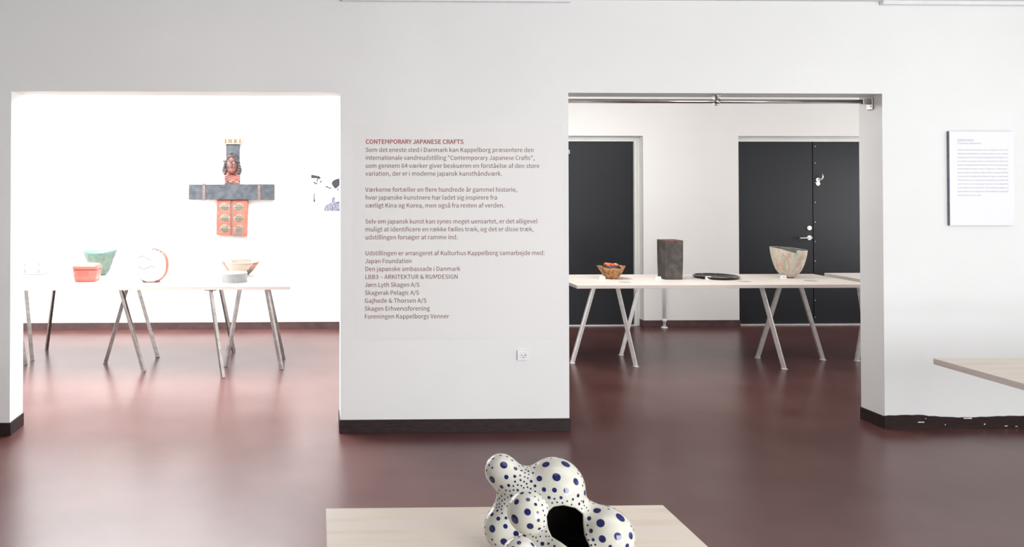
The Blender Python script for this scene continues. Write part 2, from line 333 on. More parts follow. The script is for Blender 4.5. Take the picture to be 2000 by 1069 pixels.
SPACE=78
GLYPHS={
'"':(166,'39,169 58,169 64,234 65,270 32,270 32,234|107,169 127,169 133,234 134,270 100,270 101,234'),
'&':(238,'91,-5 132,3 165,25 195,6 224,-5 232,22 209,31 184,47 211,90 229,138 199,138 184,97 163,63 128,96 98,135 138,168 156,211 143,247 105,261 63,244 47,201 51,172 63,141 28,110 13,67 34,15|144,42 120,27 95,21 58,34 44,68 53,95 76,118 107,78|86,156 77,179 74,201 82,228 106,239 124,230 130,210 117,180'),
'(':(118,'84,-69 103,-60 78,-7 64,50 59,109 64,168 78,225 103,277 84,286 56,232 38,174 32,109 38,44 56,-15'),
')':(118,'35,-69 62,-15 80,44 86,109 80,174 62,232 35,286 15,277 40,225 55,168 60,109 55,50 40,-7 15,-60'),
',':(97,'26,-67 64,-38 77,7 70,34 50,44 33,38 26,22 33,5 50,-1 54,0 44,-28 19,-48'),
'.':(97,'49,-5 65,2 72,20 65,37 49,44 32,37 26,20 32,2'),
'/':(137,'4,-63 27,-63 132,278 109,278'),
'0':(194,'97,-5 140,10 167,55 177,129 167,203 140,247 97,261 55,247 27,203 18,129 27,55 55,10|97,21 62,47 48,129 62,211 97,236 133,211 146,129 133,47'),
'1':(194,'31,0 172,0 172,27 120,27 120,257 96,257 72,246 42,238 42,218 88,218 88,27 31,27'),
'2':(194,'15,0 177,0 177,28 106,28 64,25 117,81 152,134 165,186 144,241 90,261 47,251 14,224 33,206 57,227 86,235 121,221 133,185 120,138 82,83 15,19'),
'3':(194,'92,-5 151,15 175,69 159,112 120,134 120,136 153,158 166,197 145,244 91,261 52,253 20,231 37,210 61,228 90,235 122,224 133,195 118,160 62,146 62,121 125,107 142,70 128,35 90,22 53,31 27,51 10,31 42,6'),
'4':(194,'119,0 149,0 149,71 183,71 183,96 149,96 149,257 114,257 7,92 7,71 119,71|119,96 40,96 99,184 119,222 121,222 119,175'),
'5':(194,'92,-5 133,6 164,36 176,83 153,146 98,165 78,163 60,155 67,229 163,229 163,257 39,257 30,137 47,126 68,137 90,141 129,126 143,83 127,38 89,22 51,31 26,50 9,29 42,6'),
'6':(194,'105,-5 157,18 179,79 160,139 108,159 77,151 50,129 60,191 83,225 116,235 138,230 157,215 175,235 149,254 114,261 68,248 33,203 20,123 31,52 61,10|50,103 77,128 103,136 137,120 149,79 136,37 105,21 67,42'),
'7':(194,'69,0 103,0 111,89 133,164 178,237 178,257 17,257 17,229 142,229 102,160 79,87'),
'8':(194,'98,-5 156,15 178,62 165,104 135,129 135,131 158,156 169,193 150,242 99,261 49,243 28,195 39,161 63,136 63,135 31,107 16,64 39,15|116,139 75,160 57,195 69,225 98,237 130,224 142,191 135,164|98,19 60,33 44,67 54,100 80,125 127,101 148,63 134,31'),
'9':(194,'82,-5 128,10 162,56 175,139 164,207 133,248 89,261 37,238 15,178 35,118 86,97 118,106 145,129 135,66 112,32 81,22 57,27 38,42 20,22 46,3|145,155 118,129 91,121 57,137 46,178 58,220 89,236 128,216'),
':':(97,'49,137 65,143 72,161 65,179 49,186 32,179 26,161 32,143|49,-5 65,2 72,20 65,37 49,44 32,37 26,20 32,2'),
'A':(213,'1,0 34,0 59,78 153,78 177,0 211,0 124,257 88,257|67,104 79,144 93,187 105,230 106,230 119,187 132,144 145,104'),
'B':(230,'35,0 117,0 168,8 202,33 214,75 200,117 162,137 162,138 190,159 200,194 175,242 111,257 35,257|68,148 68,231 107,231 153,222 168,190 153,159 106,148|68,26 68,123 112,123 164,111 182,76 164,38 112,26'),
'C':(223,'132,-5 176,5 211,32 193,53 166,32 133,24 91,37 63,73 54,129 64,185 92,220 134,233 164,226 187,209 204,230 175,252 134,261 76,245 35,200 20,128 35,57 75,11'),
'D':(241,'35,0 101,0 166,15 206,60 220,129 206,199 166,242 99,257 35,257|68,27 68,230 97,230 147,219 177,184 187,129 177,74 147,39 97,27'),
'E':(206,'35,0 187,0 187,28 68,28 68,121 165,121 165,149 68,149 68,229 183,229 183,257 35,257'),
'F':(193,'35,0 68,0 68,115 166,115 166,143 68,143 68,229 183,229 183,257 35,257'),
'G':(241,'136,-5 182,4 215,25 215,133 131,133 131,106 186,106 186,39 165,28 139,24 93,37 64,73 54,129 64,185 94,220 139,233 171,226 194,209 212,230 183,251 138,261 77,245 36,200 20,128 35,57 76,11'),
'H':(255,'35,0 68,0 68,121 187,121 187,0 220,0 220,257 187,257 187,149 68,149 68,257 35,257'),
'I':(103,'35,0 68,0 68,257 35,257'),
'J':(187,'83,-5 137,19 154,75 154,257 121,257 121,78 111,37 80,24 55,31 35,53 12,36 41,6'),
'K':(226,'35,0 68,0 68,81 112,134 189,0 225,0 132,159 213,257 176,257 68,128 68,257 35,257'),
'L':(190,'35,0 180,0 180,28 68,28 68,257 35,257'),
'M':(284,'35,0 64,0 64,142 63,180 60,218 62,218 82,159 131,26 153,26 201,159 222,218 223,218 220,180 219,142 219,0 249,0 249,257 210,257 161,119 143,66 142,66 123,119 74,257 35,257'),
'N':(253,'35,0 66,0 66,135 64,175 62,215 63,215 91,162 185,0 218,0 218,257 187,257 187,123 188,82 192,42 190,42 162,95 68,257 35,257'),
'O':(260,'130,-5 187,12 225,58 239,129 225,200 187,245 130,261 73,245 34,200 20,129 34,58 73,12|130,24 90,37 63,73 54,129 63,185 90,220 130,233 170,220 197,185 206,129 197,73 170,37'),
'P':(222,'35,0 68,0 68,102 110,102 160,111 192,137 204,181 192,226 159,250 109,257 35,257|68,129 68,230 104,230 155,220 172,181 156,141 106,129'),
'R':(222,'68,135 68,230 111,230 157,220 173,185 157,147 111,135|176,0 213,0 147,112 189,137 205,185 180,241 116,257 35,257 35,0 68,0 68,109 114,109'),
'S':(209,'106,-5 170,17 194,68 178,112 141,137 104,153 75,168 62,196 75,223 110,233 142,226 168,209 185,230 152,252 110,261 52,242 29,193 46,150 81,127 118,111 148,94 161,65 146,35 107,24 68,33 36,56 17,33 56,6'),
'T':(210,'89,0 121,0 121,229 199,229 199,257 11,257 11,229 89,229'),
'U':(252,'126,-5 173,6 206,41 218,106 218,257 187,257 187,105 170,41 126,24 84,41 67,105 67,257 34,257 34,106 47,41 79,6'),
'V':(201,'82,0 120,0 201,257 168,257 127,118 102,33 101,33 76,118 34,257 0,257'),
'W':(307,'63,0 102,0 140,155 153,213 154,213 167,155 206,0 245,0 298,257 267,257 239,117 225,34 223,34 205,117 169,257 140,257 104,117 86,34 85,34 69,117 42,257 9,257'),
'Y':(186,'77,0 109,0 109,99 186,257 153,257 120,184 94,128 92,128 67,184 34,257 0,257 77,99'),
'a':(197,'76,-5 109,3 139,23 140,23 143,0 169,0 169,117 154,174 103,195 61,187 29,170 41,148 67,162 98,168 129,154 137,120 71,107 33,84 21,49 36,10|85,21 61,28 51,51 70,82 137,99 137,46 111,28'),
'b':(216,'116,-5 157,8 187,42 199,98 190,149 164,183 123,195 92,187 63,168 64,202 64,279 32,279 32,0 58,0 61,20 62,20 89,2|111,22 89,27 64,42 64,142 90,161 115,168 154,149 165,98 150,42'),
'c':(179,'107,-5 140,2 169,19 155,41 134,28 110,22 67,42 51,95 68,148 111,168 131,164 149,152 165,173 142,188 110,195 64,183 31,149 18,95 30,41 62,7'),
'd':(217,'97,-5 129,3 155,22 156,22 159,0 185,0 185,279 153,279 153,206 154,173 130,189 101,195 60,183 30,148 19,95 28,41 55,7|104,22 65,42 51,95 68,148 106,168 130,163 153,148 153,48 129,29'),
'e':(194,'109,-5 144,1 172,15 160,36 138,25 113,21 68,39 50,88 178,88 179,106 160,171 103,195 62,183 31,148 18,95 31,41 63,7|49,110 68,154 104,169 139,154 151,110'),
'f':(114,'12,164 37,164 37,0 69,0 69,164 110,164 110,190 69,190 69,220 76,248 96,258 118,252 125,277 110,282 93,283 51,266 37,221 37,190 12,188'),
'g':(197,'96,-88 166,-68 193,-22 176,13 126,23 89,23 63,29 56,44 59,57 68,67 82,62 96,60 145,78 166,126 161,149 150,166 189,166 189,190 123,190 96,195 46,177 25,127 33,97 50,76 50,75 35,60 29,39 34,20 46,8 46,6 25,-13 18,-37 40,-74|96,82 68,94 56,127 68,160 96,172 125,160 137,127 125,94|101,-65 60,-56 46,-32 50,-16 65,0 90,-3 123,-3 151,-8 161,-27 145,-54'),
'h':(213,'32,0 64,0 64,138 90,160 116,167 144,155 152,116 152,0 184,0 184,120 170,176 126,195 91,186 63,163 64,202 64,279 32,279'),
'i':(96,'32,0 64,0 64,190 32,190|48,229 64,235 70,251 64,266 48,271 33,266 27,251 33,235'),
'j':(96,'12,-85 53,-68 64,-22 64,190 33,190 33,-22 28,-49 9,-59 -9,-56 -15,-80|48,229 64,235 70,251 64,266 48,271 33,266 27,251 33,235'),
'k':(193,'32,0 64,0 64,50 99,92 155,0 190,0 118,113 181,190 146,190 65,90 64,90 64,279 32,279'),
'l':(99,'66,-5 84,-2 80,23 73,22 67,25 64,36 64,279 32,279 32,38 40,7'),
'm':(324,'32,0 64,0 64,138 89,160 112,167 139,155 147,116 147,0 179,0 179,138 204,160 227,167 254,155 263,116 263,0 294,0 294,120 280,176 237,195 204,185 174,159 156,185 121,195 90,186 62,162 58,190 32,190'),
'n':(214,'32,0 64,0 64,138 90,160 116,167 144,155 152,116 152,0 184,0 184,120 170,176 126,195 91,186 62,162 58,190 32,190'),
'o':(212,'106,-5 150,7 182,41 194,95 182,149 150,183 106,195 63,183 31,149 18,95 31,41 63,7|106,22 66,42 51,95 66,148 106,168 146,148 161,95 146,42'),
'p':(217,'32,-80 64,-80 64,-16 63,18 90,1 116,-5 157,8 187,42 199,98 190,149 164,183 123,195 91,187 62,168 58,190 32,190|111,22 89,27 64,42 64,142 91,161 115,168 154,149 165,98 150,42'),
'q':(217,'153,-80 185,-80 185,190 159,190 156,172 155,172 130,189 101,195 60,183 30,148 19,95 28,41 55,7 97,-5 128,3 154,22 153,-13|104,22 65,42 51,95 68,148 106,168 130,163 153,148 153,48 129,29'),
'r':(136,'32,0 64,0 64,122 87,156 112,166 131,163 137,191 116,195 86,184 62,155 58,190 32,190'),
's':(164,'82,-5 133,12 151,52 132,90 93,110 65,122 52,143 61,162 88,170 111,165 131,153 146,173 120,189 87,195 39,179 22,141 39,105 77,86 107,72 120,50 111,29 83,20 53,27 27,43 11,22 43,3'),
't':(132,'92,-5 110,-2 127,2 121,27 99,21 76,31 70,58 70,164 121,164 121,190 70,190 70,244 43,244 40,190 9,188 9,164 38,164 38,59 50,13'),
'u':(213,'88,-5 122,5 151,30 152,30 154,0 181,0 181,190 149,190 149,55 124,31 97,23 70,35 62,74 62,190 29,190 29,70 44,14'),
'v':(182,'73,0 111,0 178,190 146,190 110,82 93,26 91,26 74,82 38,190 5,190'),
'w':(281,'62,0 99,0 126,102 139,157 141,157 154,103 181,0 220,0 272,190 241,190 213,80 202,27 200,27 187,80 157,190 126,190 96,80 83,27 82,27 70,80 42,190 9,190'),
'x':(174,'5,0 39,0 64,44 84,78 85,78 106,44 134,0 169,0 106,96 164,190 131,190 107,148 91,117 89,117 70,148 45,190 10,190 68,99'),
'y':(182,'35,-82 80,-63 106,-16 178,190 147,190 112,85 97,31 95,31 76,85 38,190 5,190 81,0 77,-15 60,-44 34,-56 19,-53 13,-78'),
'z':(166,'12,0 156,0 156,26 53,26 153,173 153,190 23,190 23,164 112,164 12,17'),
'å':(197,'76,-5 109,3 139,23 140,23 143,0 169,0 169,117 154,174 103,195 61,187 29,170 41,148 67,162 98,168 129,154 137,120 71,107 33,84 21,49 36,10|85,21 61,28 51,51 70,82 137,99 137,46 111,28|105,217 136,228 147,255 136,283 105,293 73,283 62,255 73,228|105,231 89,238 82,255 89,273 105,279 120,273 127,255 120,238'),
'æ':(307,'79,-5 117,5 156,31 183,6 223,-5 258,1 285,15 273,37 252,26 227,21 186,39 168,88 291,88 293,105 274,170 220,195 184,184 157,154 138,184 103,195 63,187 31,170 44,148 69,162 99,168 130,154 138,120 73,107 35,84 23,49 39,10|88,21 64,28 54,51 73,82 138,99 138,89 140,68 145,50 117,29|168,109 185,153 219,169 252,154 264,109'),
'ø':(212,'32,-9 52,15 77,0 106,-5 150,7 182,41 194,95 188,133 173,162 194,188 180,199 160,175 135,190 106,195 63,183 31,149 18,95 24,57 39,28 18,2|106,21 86,25 70,36 154,138 160,118 163,93 147,41|59,52 52,72 50,96 66,149 106,169 126,165 143,154'),
'–':(188,'16,88 172,88 172,109 16,109'),
'“':(350,'270,283 262,297 232,272 218,231 227,207 246,198 264,205 270,221 264,237 248,243 238,240 247,264|337,283 329,297 299,272 286,231 294,207 313,198 331,205 337,221 331,237 315,243 306,240 314,264'),
'”':(350,'81,210 88,196 118,221 132,262 123,286 104,295 86,288 80,272 86,256 102,250 112,253 103,229|13,210 21,196 51,221 64,262 56,286 37,295 19,288 13,272 19,256 35,250 44,253 36,229'),
}

# ================================================================== THE SETTING
ZC = 2.828
XL, XR = -3.0, 6.0                 # front room
XLB, XRB = -4.2, 7.6               # far rooms
TH = 0.22                          # partition thickness
x_l0, x_l1 = wx(20.5, YW), wx(665, YW)
x_r0, x_r1 = wx(1111, YW), wx(1725.5, YW)
z_h = wz(181, YW)
structure(MB().box(XLB - .3, XRB + .3, -2.8, YB + 0.5, -0.1, 0.0), 'floor', M['floor'])
structure(MB().box(XLB - .3, XRB + .3, -2.8, YB + 0.5, ZC, ZC + 0.1), 'ceiling', M['ceiling'])
w = MB()
for (a, b) in ((XLB - .1, x_l0), (x_l1, x_r0), (x_r1, XRB + .1)):
    w.box(a, b, YW, YW + TH, 0, z_h)
w.box(XLB - .1, XRB + .1, YW, YW + TH, z_h, ZC)
structure(w, 'wall_middle', M['wall'])
structure(MB().box(XL - .15, XL, -2.6, YW, 0, ZC), 'wall_left', M['wall'])

def window_wall(name, axis, c0, c1, u0, u1, hole, zlo, zhi, wname):
    """Wall slab with a window hole and a frame with mullions."""
    h0, h1 = hole
    m = MB()
    def bx(ua, ub, za, zb, mb=m, d0=c0, d1=c1):
        if axis == 'x': mb.box(d0, d1, ua, ub, za, zb)
        else: mb.box(ua, ub, d0, d1, za, zb)
    bx(u0, h0, 0, ZC); bx(h1, u1, 0, ZC); bx(h0, h1, 0, zlo); bx(h0, h1, zhi, ZC)
    structure(m, name, M['wall'])
    fr = MB()
    cm = (c0 + c1) / 2
    t = 0.03
    def fb(ua, ub, za, zb): bx(ua, ub, za, zb, fr, cm - t, cm + t)
    fb(h0, h1, zlo, zlo + .06); fb(h0, h1, zhi - .06, zhi)
    n = 3
    for i in range(n + 1):
        u = h0 + (h1 - h0 - .06) * i / n
        fb(u, u + .06, zlo + .06, zhi - .06)
    structure(fr, wname, M['frame'])

window_wall('wall_right', 'x', XR, XR + .2, -2.6, YW, (0.2, 3.8), 0.8, 2.45, 'window_1')
window_wall('wall_behind', 'y', -2.7, -2.5, XL, XR + .2, (1.9, 5.3), 0.3, 2.55, 'window_2')
window_wall('wall_far_left', 'x', XLB - .2, XLB, YW + TH, YB + .3, (5.7, 8.4), 0.8, 2.4, 'window_3')
structure(MB().box(0.95, 1.10, YW + TH, YB, 0, ZC), 'light_divider', M['wall_far'])  # unseen divider, added to keep the light of both far rooms apart
window_wall('wall_far_right', 'x', XRB, XRB + .2, YW + TH, YB + .3, (5.6, 8.4), 0.5, 2.1, 'added_window')  # the window in this wall is added to go with the side fill

# far wall, with two recessed door openings
RD = 0.13
dx0, dx1 = 1.9, wx(1257, YB)                       # opening of the single door
ex0, ex1 = wx(1443.5, YB), 6.75                    # opening of the double door
z_d = wz(265.5, YB, 1200)
w = MB()
w.box(XLB - .2, dx0, YB, YB + .3, 0, ZC)
w.box(dx1, ex0, YB, YB + .3, 0, ZC)
w.box(ex1, XRB + .15, YB, YB + .3, 0, ZC)
w.box(dx0, dx1, YB, YB + .3, z_d, ZC)
w.box(ex0, ex1, YB, YB + .3, z_d, ZC)
w.box(dx0, dx1, YB + RD + .06, YB + .3, 0, z_d)
w.box(ex0, ex1, YB + RD + .06, YB + .3, 0, z_d)
structure(w, 'wall_back', M['wall_far'])

# skirting ---------------------------------------------------------------
BH, BT = 0.082, 0.008
def skirting(name, runs, m, h=BH):
    mb = MB()
    for (x0, x1, y0, y1) in runs:
        mb.box(x0, x1, y0, y1, 0, h)
    return structure(mb, name, m, bevel=0.0015)
skirting('baseboard_left', [(XL, x_l0 + BT, YW - BT, YW), (x_l0, x_l0 + BT, YW, YW + TH)], M['base'])
bm_ = skirting('baseboard_middle', [(x_l1 - BT, x_r0 + BT, YW - BT, YW), (x_l1 - BT, x_l1, YW, YW + TH), (x_r0, x_r0 + BT, YW, YW + TH)], M['base'], 0.085)
# the right hand skirting has an uneven, torn upper edge
mb = MB()
xs = np.linspace(x_r1 - BT, XR, 60)
def torn(x):
    u = (x - x_r1)
    return 0.082 + 0.004 * math.sin(u * 9) + 0.005 * (u < 0.27) - 0.006 * min(1, max(0, (u - .27) / .25)) + 0.0015 * math.sin(u * 61)
top = [(float(x), torn(float(x))) for x in xs]
for a, b in zip(top[:-1], top[1:]):
    mb.prism([(a[0], 0), (b[0], 0), b, a], YW - BT - 0.002, YW)
mb.box(x_r1 - BT, x_r1, YW, YW + TH, 0, 0.082)
br = structure(mb, 'baseboard_right', M['base'])
mb = MB()
for px, py, wd, hh in ((1799, 825, .042, .007), (1890, 817.5, .055, .007), (1923, 829, .009, .008), (1846, 830, .006, .006), (1808, 818, .006, .005), (1965, 832.5, .02, .005), (1985, 833, .014, .004)):
    p = at(px, py, Y=YW - BT - .002)
    if p.z > 0.004: mb.box(p.x - wd / 2, p.x + wd / 2, YW - BT - .0032, YW - BT - .002, p.z - hh / 2, p.z + hh / 2)
build(mb, 'paint_chips', M['chip'], br)
skirting('baseboard_back', [(XLB, dx0, YB - BT, YB), (dx1 - BT, ex0 + BT, YB - BT, YB), (dx1 - BT, dx1, YB, YB + RD - .02)], M['base_far'], 0.078)

# doors ----------------------------------------------------------------------
YD = YB + RD
z_leaf = wz(277.5, YD, 1300)
def door_frame(x0, x1, xl0, xl1, parent):
    m = MB()
    m.box(x0 + .001, xl0 - .004, YD - .03, YD + .05, 0, z_d - .001)
    m.box(xl1 + .004, x1 - .001, YD - .03, YD + .05, 0, z_d - .001)
    m.box(xl0 - .004, xl1 + .004, YD - .03, YD + .05, z_leaf + .004, z_d - .001)
    m.box(xl1 + .004, xl1 + .03, YD - .045, YD - .03, 0, z_leaf + .03)
    m.box(xl0 - .004, xl1 + .004, YD - .04, YD - .03, z_leaf + .028, z_d - .02)
    return build(m, 'door_frame', M['frame'], parent, bevel=.002)
def root(name, kind='structure'):
    o = bpy.data.objects.new(name, None); C.objects.link(o); o['kind'] = kind
    return o
d1 = root('door_1')
lx1 = wx(1236, YD)
door_frame(dx0, dx1, dx0 + .07, lx1, d1)
build(MB().box(dx0 + .07, lx1, YD - .012, YD + .03, 0.014, z_leaf), 'door_leaf', M['door'], d1, bevel=.002)
build(MB().box(dx0 + .07, lx1 + .004, YD - .04, YD + .03, 0.0005, 0.012), 'threshold', M['steel_white'], d1)
d2 = root('door_2')
sx = wx(1587, YD)
door_frame(ex0, ex1, ex0 + .05, ex1 - .1, d2)
# the left leaf fills the opening up to the jamb the camera cannot see
build(MB().box(ex0 + .05, sx - .003, YD - .012, YD + .03, 0.014, z_leaf), 'door_leaf', M['door'], d2, bevel=.002)
lf = build(MB().box(sx + .003, ex1 - .1, YD - .012, YD + .03, 0.014, z_leaf), 'door_leaf', M['door'], d2, bevel=.002)
build(MB().box(sx + .004, sx + .05, YD - .0155, YD - .012, 0.02, z_leaf - .006), 'cover_strip', M['door'], lf)
build(MB().box(ex0 + .05, ex1 - .1, YD - .04, YD + .03, 0.0005, 0.012), 'threshold', M['steel_white'], d2)
for py in (286, 318.6, 356.6, 395.5, 434, 472, 510, 587, 620):
    p = at(1592, py, Y=YD - .015)
    build(MB().tube((p.x, YD - .0145, p.z), (p.x, YD - .021, p.z), .0065, 8, .004), 'stud', M['steel_white'], lf)
h = MB()                                             # lever latch on the narrow leaf
p = at(1596.5, 355, Y=YD - .015)
h.tube((p.x, YD - .012, p.z + .022), (p.x, YD - .03, p.z + .022), .024, 20)
h.tube((p.x, YD - .012, p.z - .022), (p.x, YD - .028, p.z - .022), .024, 20)
h.path([(p.x + .004, YD - .035, p.z + .02), (p.x + .028, YD - .055, p.z + .03), (p.x + .036, YD - .06, p.z + .06), (p.x + .033, YD - .055, p.z + .088)], [.008, .009, .008, .005])
build(h, 'door_latch', M['steel_white'], d2)
h = MB()
p = at(1580, 445.5, Y=YD - .012)
h.tube((p.x, YD - .010, p.z), (p.x, YD - .026, p.z), .028, 24, .025)
h.tube((p.x, YD - .026, p.z), (p.x, YD - .032, p.z), .012, 16)
build(h, 'door_lock', M['steel_white'], d2)
h = MB()
p = at(1580, 464.5, Y=YD - .012)
h.tube((p.x, YD - .010, p.z), (p.x, YD - .024, p.z), .029, 24, .026)
h.tube((p.x, YD - .024, p.z), (p.x, YD - .06, p.z), .010, 12)
h.path([(p.x + .005, YD - .06, p.z), (p.x - .03, YD - .066, p.z), (p.x - .14, YD - .066, p.z - .002)], [.010, .010, .009])
build(h, 'door_handle', M['steel_white'], d2)

# ================================================================== WRITING
_glyph_cache = {}
def glyph_tris(ch, offset):
    """triangulated outline of one character, in font units"""
    key = (ch, offset)
    if key not in _glyph_cache:
        cu = bpy.data.curves.new('glyph', 'CURVE')
        cu.dimensions = '2D'; cu.fill_mode = 'BOTH'; cu.offset = offset
        for poly in GLYPHS[ch][1].split('|'):
            pts = [tuple(map(int, p.split(','))) for p in poly.split()]
            sp = cu.splines.new('POLY')
            sp.points.add(len(pts) - 1)
            for i, (u, v) in enumerate(pts):
                sp.points[i].co = (u / 100, v / 100, 0, 1)
            sp.use_cyclic_u = True
        tmp = bpy.data.objects.new('glyph', cu)
        C.objects.link(tmp)
        bpy.context.view_layer.update()
        me = tmp.evaluated_get(bpy.context.evaluated_depsgraph_get()).to_mesh()
        _glyph_cache[key] = ([(v.co.x * 100, v.co.y * 100) for v in me.vertices], [tuple(p.vertices) for p in me.polygons])
        bpy.data.objects.remove(tmp)
        bpy.data.curves.remove(cu)
    return _glyph_cache[key]

CAP = 257.0
def glyph_mesh(name, lines, mats, parent, offset=0.0, thick=0.0004):
    """lines: (text, x0, x1 or None, baseline z, cap height, y)"""
    m = MB()
    for (txt, x0, x1, zb, cap, y) in lines:
        k = cap / CAP
        adv = sum(SPACE if c == ' ' else GLYPHS[c][0] for c in txt)
        kx = (x1 - x0) / (adv - 14) if x1 is not None else k
        cx = x0
        for c in txt:
            if c != ' ':
                vs, fs = glyph_tris(c, offset)
                m.add([(cx + u * kx, y, zb + v * k) for u, v in vs], fs)
            cx += (SPACE if c == ' ' else GLYPHS[c][0]) * kx
    me = bpy.data.meshes.new(name)
    me.from_pydata(m.v, [], m.f)
    me.materials.append(mats)
    return clean_mesh_obj(name, me, parent)

wt = thing('wall_text', 'dark red exhibition text on a faint rectangular film across the white pier', 'wall text')
ty = YW - 0.0012
p0, p1 = at(690, 240, Y=YW), at(1100, 664, Y=YW)
build(MB().box(p0.x, p1.x, YW - .0007, YW - .00005, p1.z, p0.z), 'backing_film', M['film'], wt)
TEXT = [
 ('CONTEMPORARY JAPANESE CRAFTS', 714, 905, 281), ('Som det eneste sted i Danmark kan Kappelborg præsentere den', 713.6, 1042.5, 297),
 ('internationale vandreudstilling "Contemporary Japanese Crafts",', 713.5, 1044, 312.4), ('som gennem 64 værker giver beskueren en forståelse af den store', 713.5, 1053.5, 328),
 ('variation, der er i moderne japansk kunsthåndværk.', 713.5, 980.5, 343.3), ('Værkerne fortæller en flere hundrede år gammel historie,', 713.3, 1010, 374.6),
 ('hvor japanske kunstnere har ladet sig inspirere fra', 713.3, 971, 390), ('særligt Kina og Korea, men også fra resten af verden.', 713.2, 985.3, 405.5),
 ('Selv om japansk kunst kan synes meget uensartet, er det alligevel', 713, 1049.5, 436.6), ('muligt at identificere en række fælles træk, og det er disse træk,', 713, 1042, 452),
 ('udstillingen forsøger at ramme ind.', 713, 894, 467.6), ('Udstillingen er arrangeret af Kulturhus Kappelborg samarbejde med:', 713, 1064, 498.6),
 ('Japan Foundation', 712.7, 804, 514.2), ('Den japanske ambassade i Danmark', 712.6, 898.6, 529.5), ('LBB3 – ARKITEKTUR & RUMDESIGN', 712.5, 894.5, 545),
 ('Jørn Lyth Skagen A/S', 712.4, 819.3, 560.6), ('Skagerak Pelagic A/S', 712.2, 818.3, 576.2), ('Gajhede & Thorsen A/S', 712, 833, 591.6),
 ('Skagen Erhvervsforening', 711.8, 839, 607), ('Foreningen Kappelborgs Venner', 711.6, 876.5, 622.3)]
for i, (t, a, b, y) in enumerate(TEXT):
    A, B = at(a, y, Y=ty), at(b, y, Y=ty)
    glyph_mesh('heading' if i == 0 else 'text_line', [(t, A.x, B.x, (A.z + B.z) / 2, 0.0275, ty)], M['ink_bold'] if i == 0 else M['ink'], wt,
               offset=0.085 if i == 0 else 0.02)

# serif strokes for the carved plate
def serif_I(m, x, z, h, y, s):
    m.box(x - s * .5, x + s * .5, y - .002, y, z, z + h)
    m.box(x - s * 1.3, x + s * 1.3, y - .002, y, z, z + s * .7)
    m.box(x - s * 1.3, x + s * 1.3, y - .002, y, z + h - s * .7, z + h)
def serif_N(m, x, z, h, y, s):
    w_ = h * .36
    for q in (-w_, w_):
        m.box(x + q - s * .4, x + q + s * .4, y - .002, y, z, z + h)
    m.prism([(x - w_ - s * .6, z + h), (x - w_ + s * .6, z + h), (x + w_ + s * .5, z), (x + w_ - s * .6, z)], y - .003, y)
    m.box(x - w_ - s, x - w_ + s, y - .002, y, z, z + s * .6)
    m.box(x + w_ - s, x + w_ + s, y - .002, y, z + h - s * .6, z + h)
def serif_R(m, x, z, h, y, s):
    m.box(x - h * .3 - s * .5, x - h * .3 + s * .5, y - .002, y, z, z + h)
    m.box(x - h * .3 - s, x - h * .3 + s, y - .002, y, z, z + s * .6)
    n = 9
    cz, r = z + h * .74, h * .26
    for i in range(n):
        a, b = -math.pi / 2 + math.pi * i / n, -math.pi / 2 + math.pi * (i + 1) / n
        q = lambda t, rr: (x - h * .1 + math.cos(t) * rr * 1.1, cz + math.sin(t) * rr)
        m.prism([q(a, r), q(b, r), q(b, r - s * .8), q(a, r - s * .8)], y - .0022, y)
    m.box(x - h * .3, x - h * .08, y - .0021, y, z + h - s * .8, z + h)
    m.box(x - h * .3, x - h * .08, y - .0021, y, z + h * .48, z + h * .48 + s * .8)
    m.prism([(x - h * .05, z + h * .5), (x + h * .12, z + h * .5), (x + h * .42, z), (x + h * .22, z)], y - .0023, y)

# ================================================================== WALL PIECES
# socket on the pier
pa, pb = at(1010.5, 685, Y=YW - .01), at(1032, 704, Y=YW - .01)
so = thing('power_socket', 'square white power socket low on the white pier below the text', 'socket')
sxc, szc = (pa.x + pb.x) / 2, (pa.z + pb.z) / 2
hw = (pb.x - pa.x) / 2
build(MB().box(sxc - hw, sxc + hw, YW - .012, YW + .0, szc - hw * .9, szc + hw * .9), 'cover_plate', M['plastic'], so, bevel=.002)
m = MB()
m.tube((sxc + .002, YW - .0118, szc), (sxc + .002, YW - .0135, szc), .0225, 28, .021)
build(m, 'socket_face', M['plastic'], so)
m = MB()
for k in range(10):
    a, b = math.radians(-50 + k * 11), math.radians(-50 + (k + 1) * 11)
    q = lambda t, r: (sxc + .002 + math.cos(t) * r, szc + math.sin(t) * r)
    m.prism([q(a, .0205), q(b, .0205), q(b, .0178), q(a, .0178)], YW - .0146, YW - .0134)
build(m, 'recess_edge', M['smoke'], so)
m = MB()
for dx, dz in ((-.0085, .002), (.0125, .002)):
    m.tube((sxc + dx, YW - .013, szc + dz), (sxc + dx, YW - .0142, szc + dz), .0034, 10)
m.tube((sxc + .002, YW - .013, szc - .0125), (sxc + .002, YW - .0142, szc - .0125), .0036, 10)
build(m, 'pin_holes', M['dark'], so)

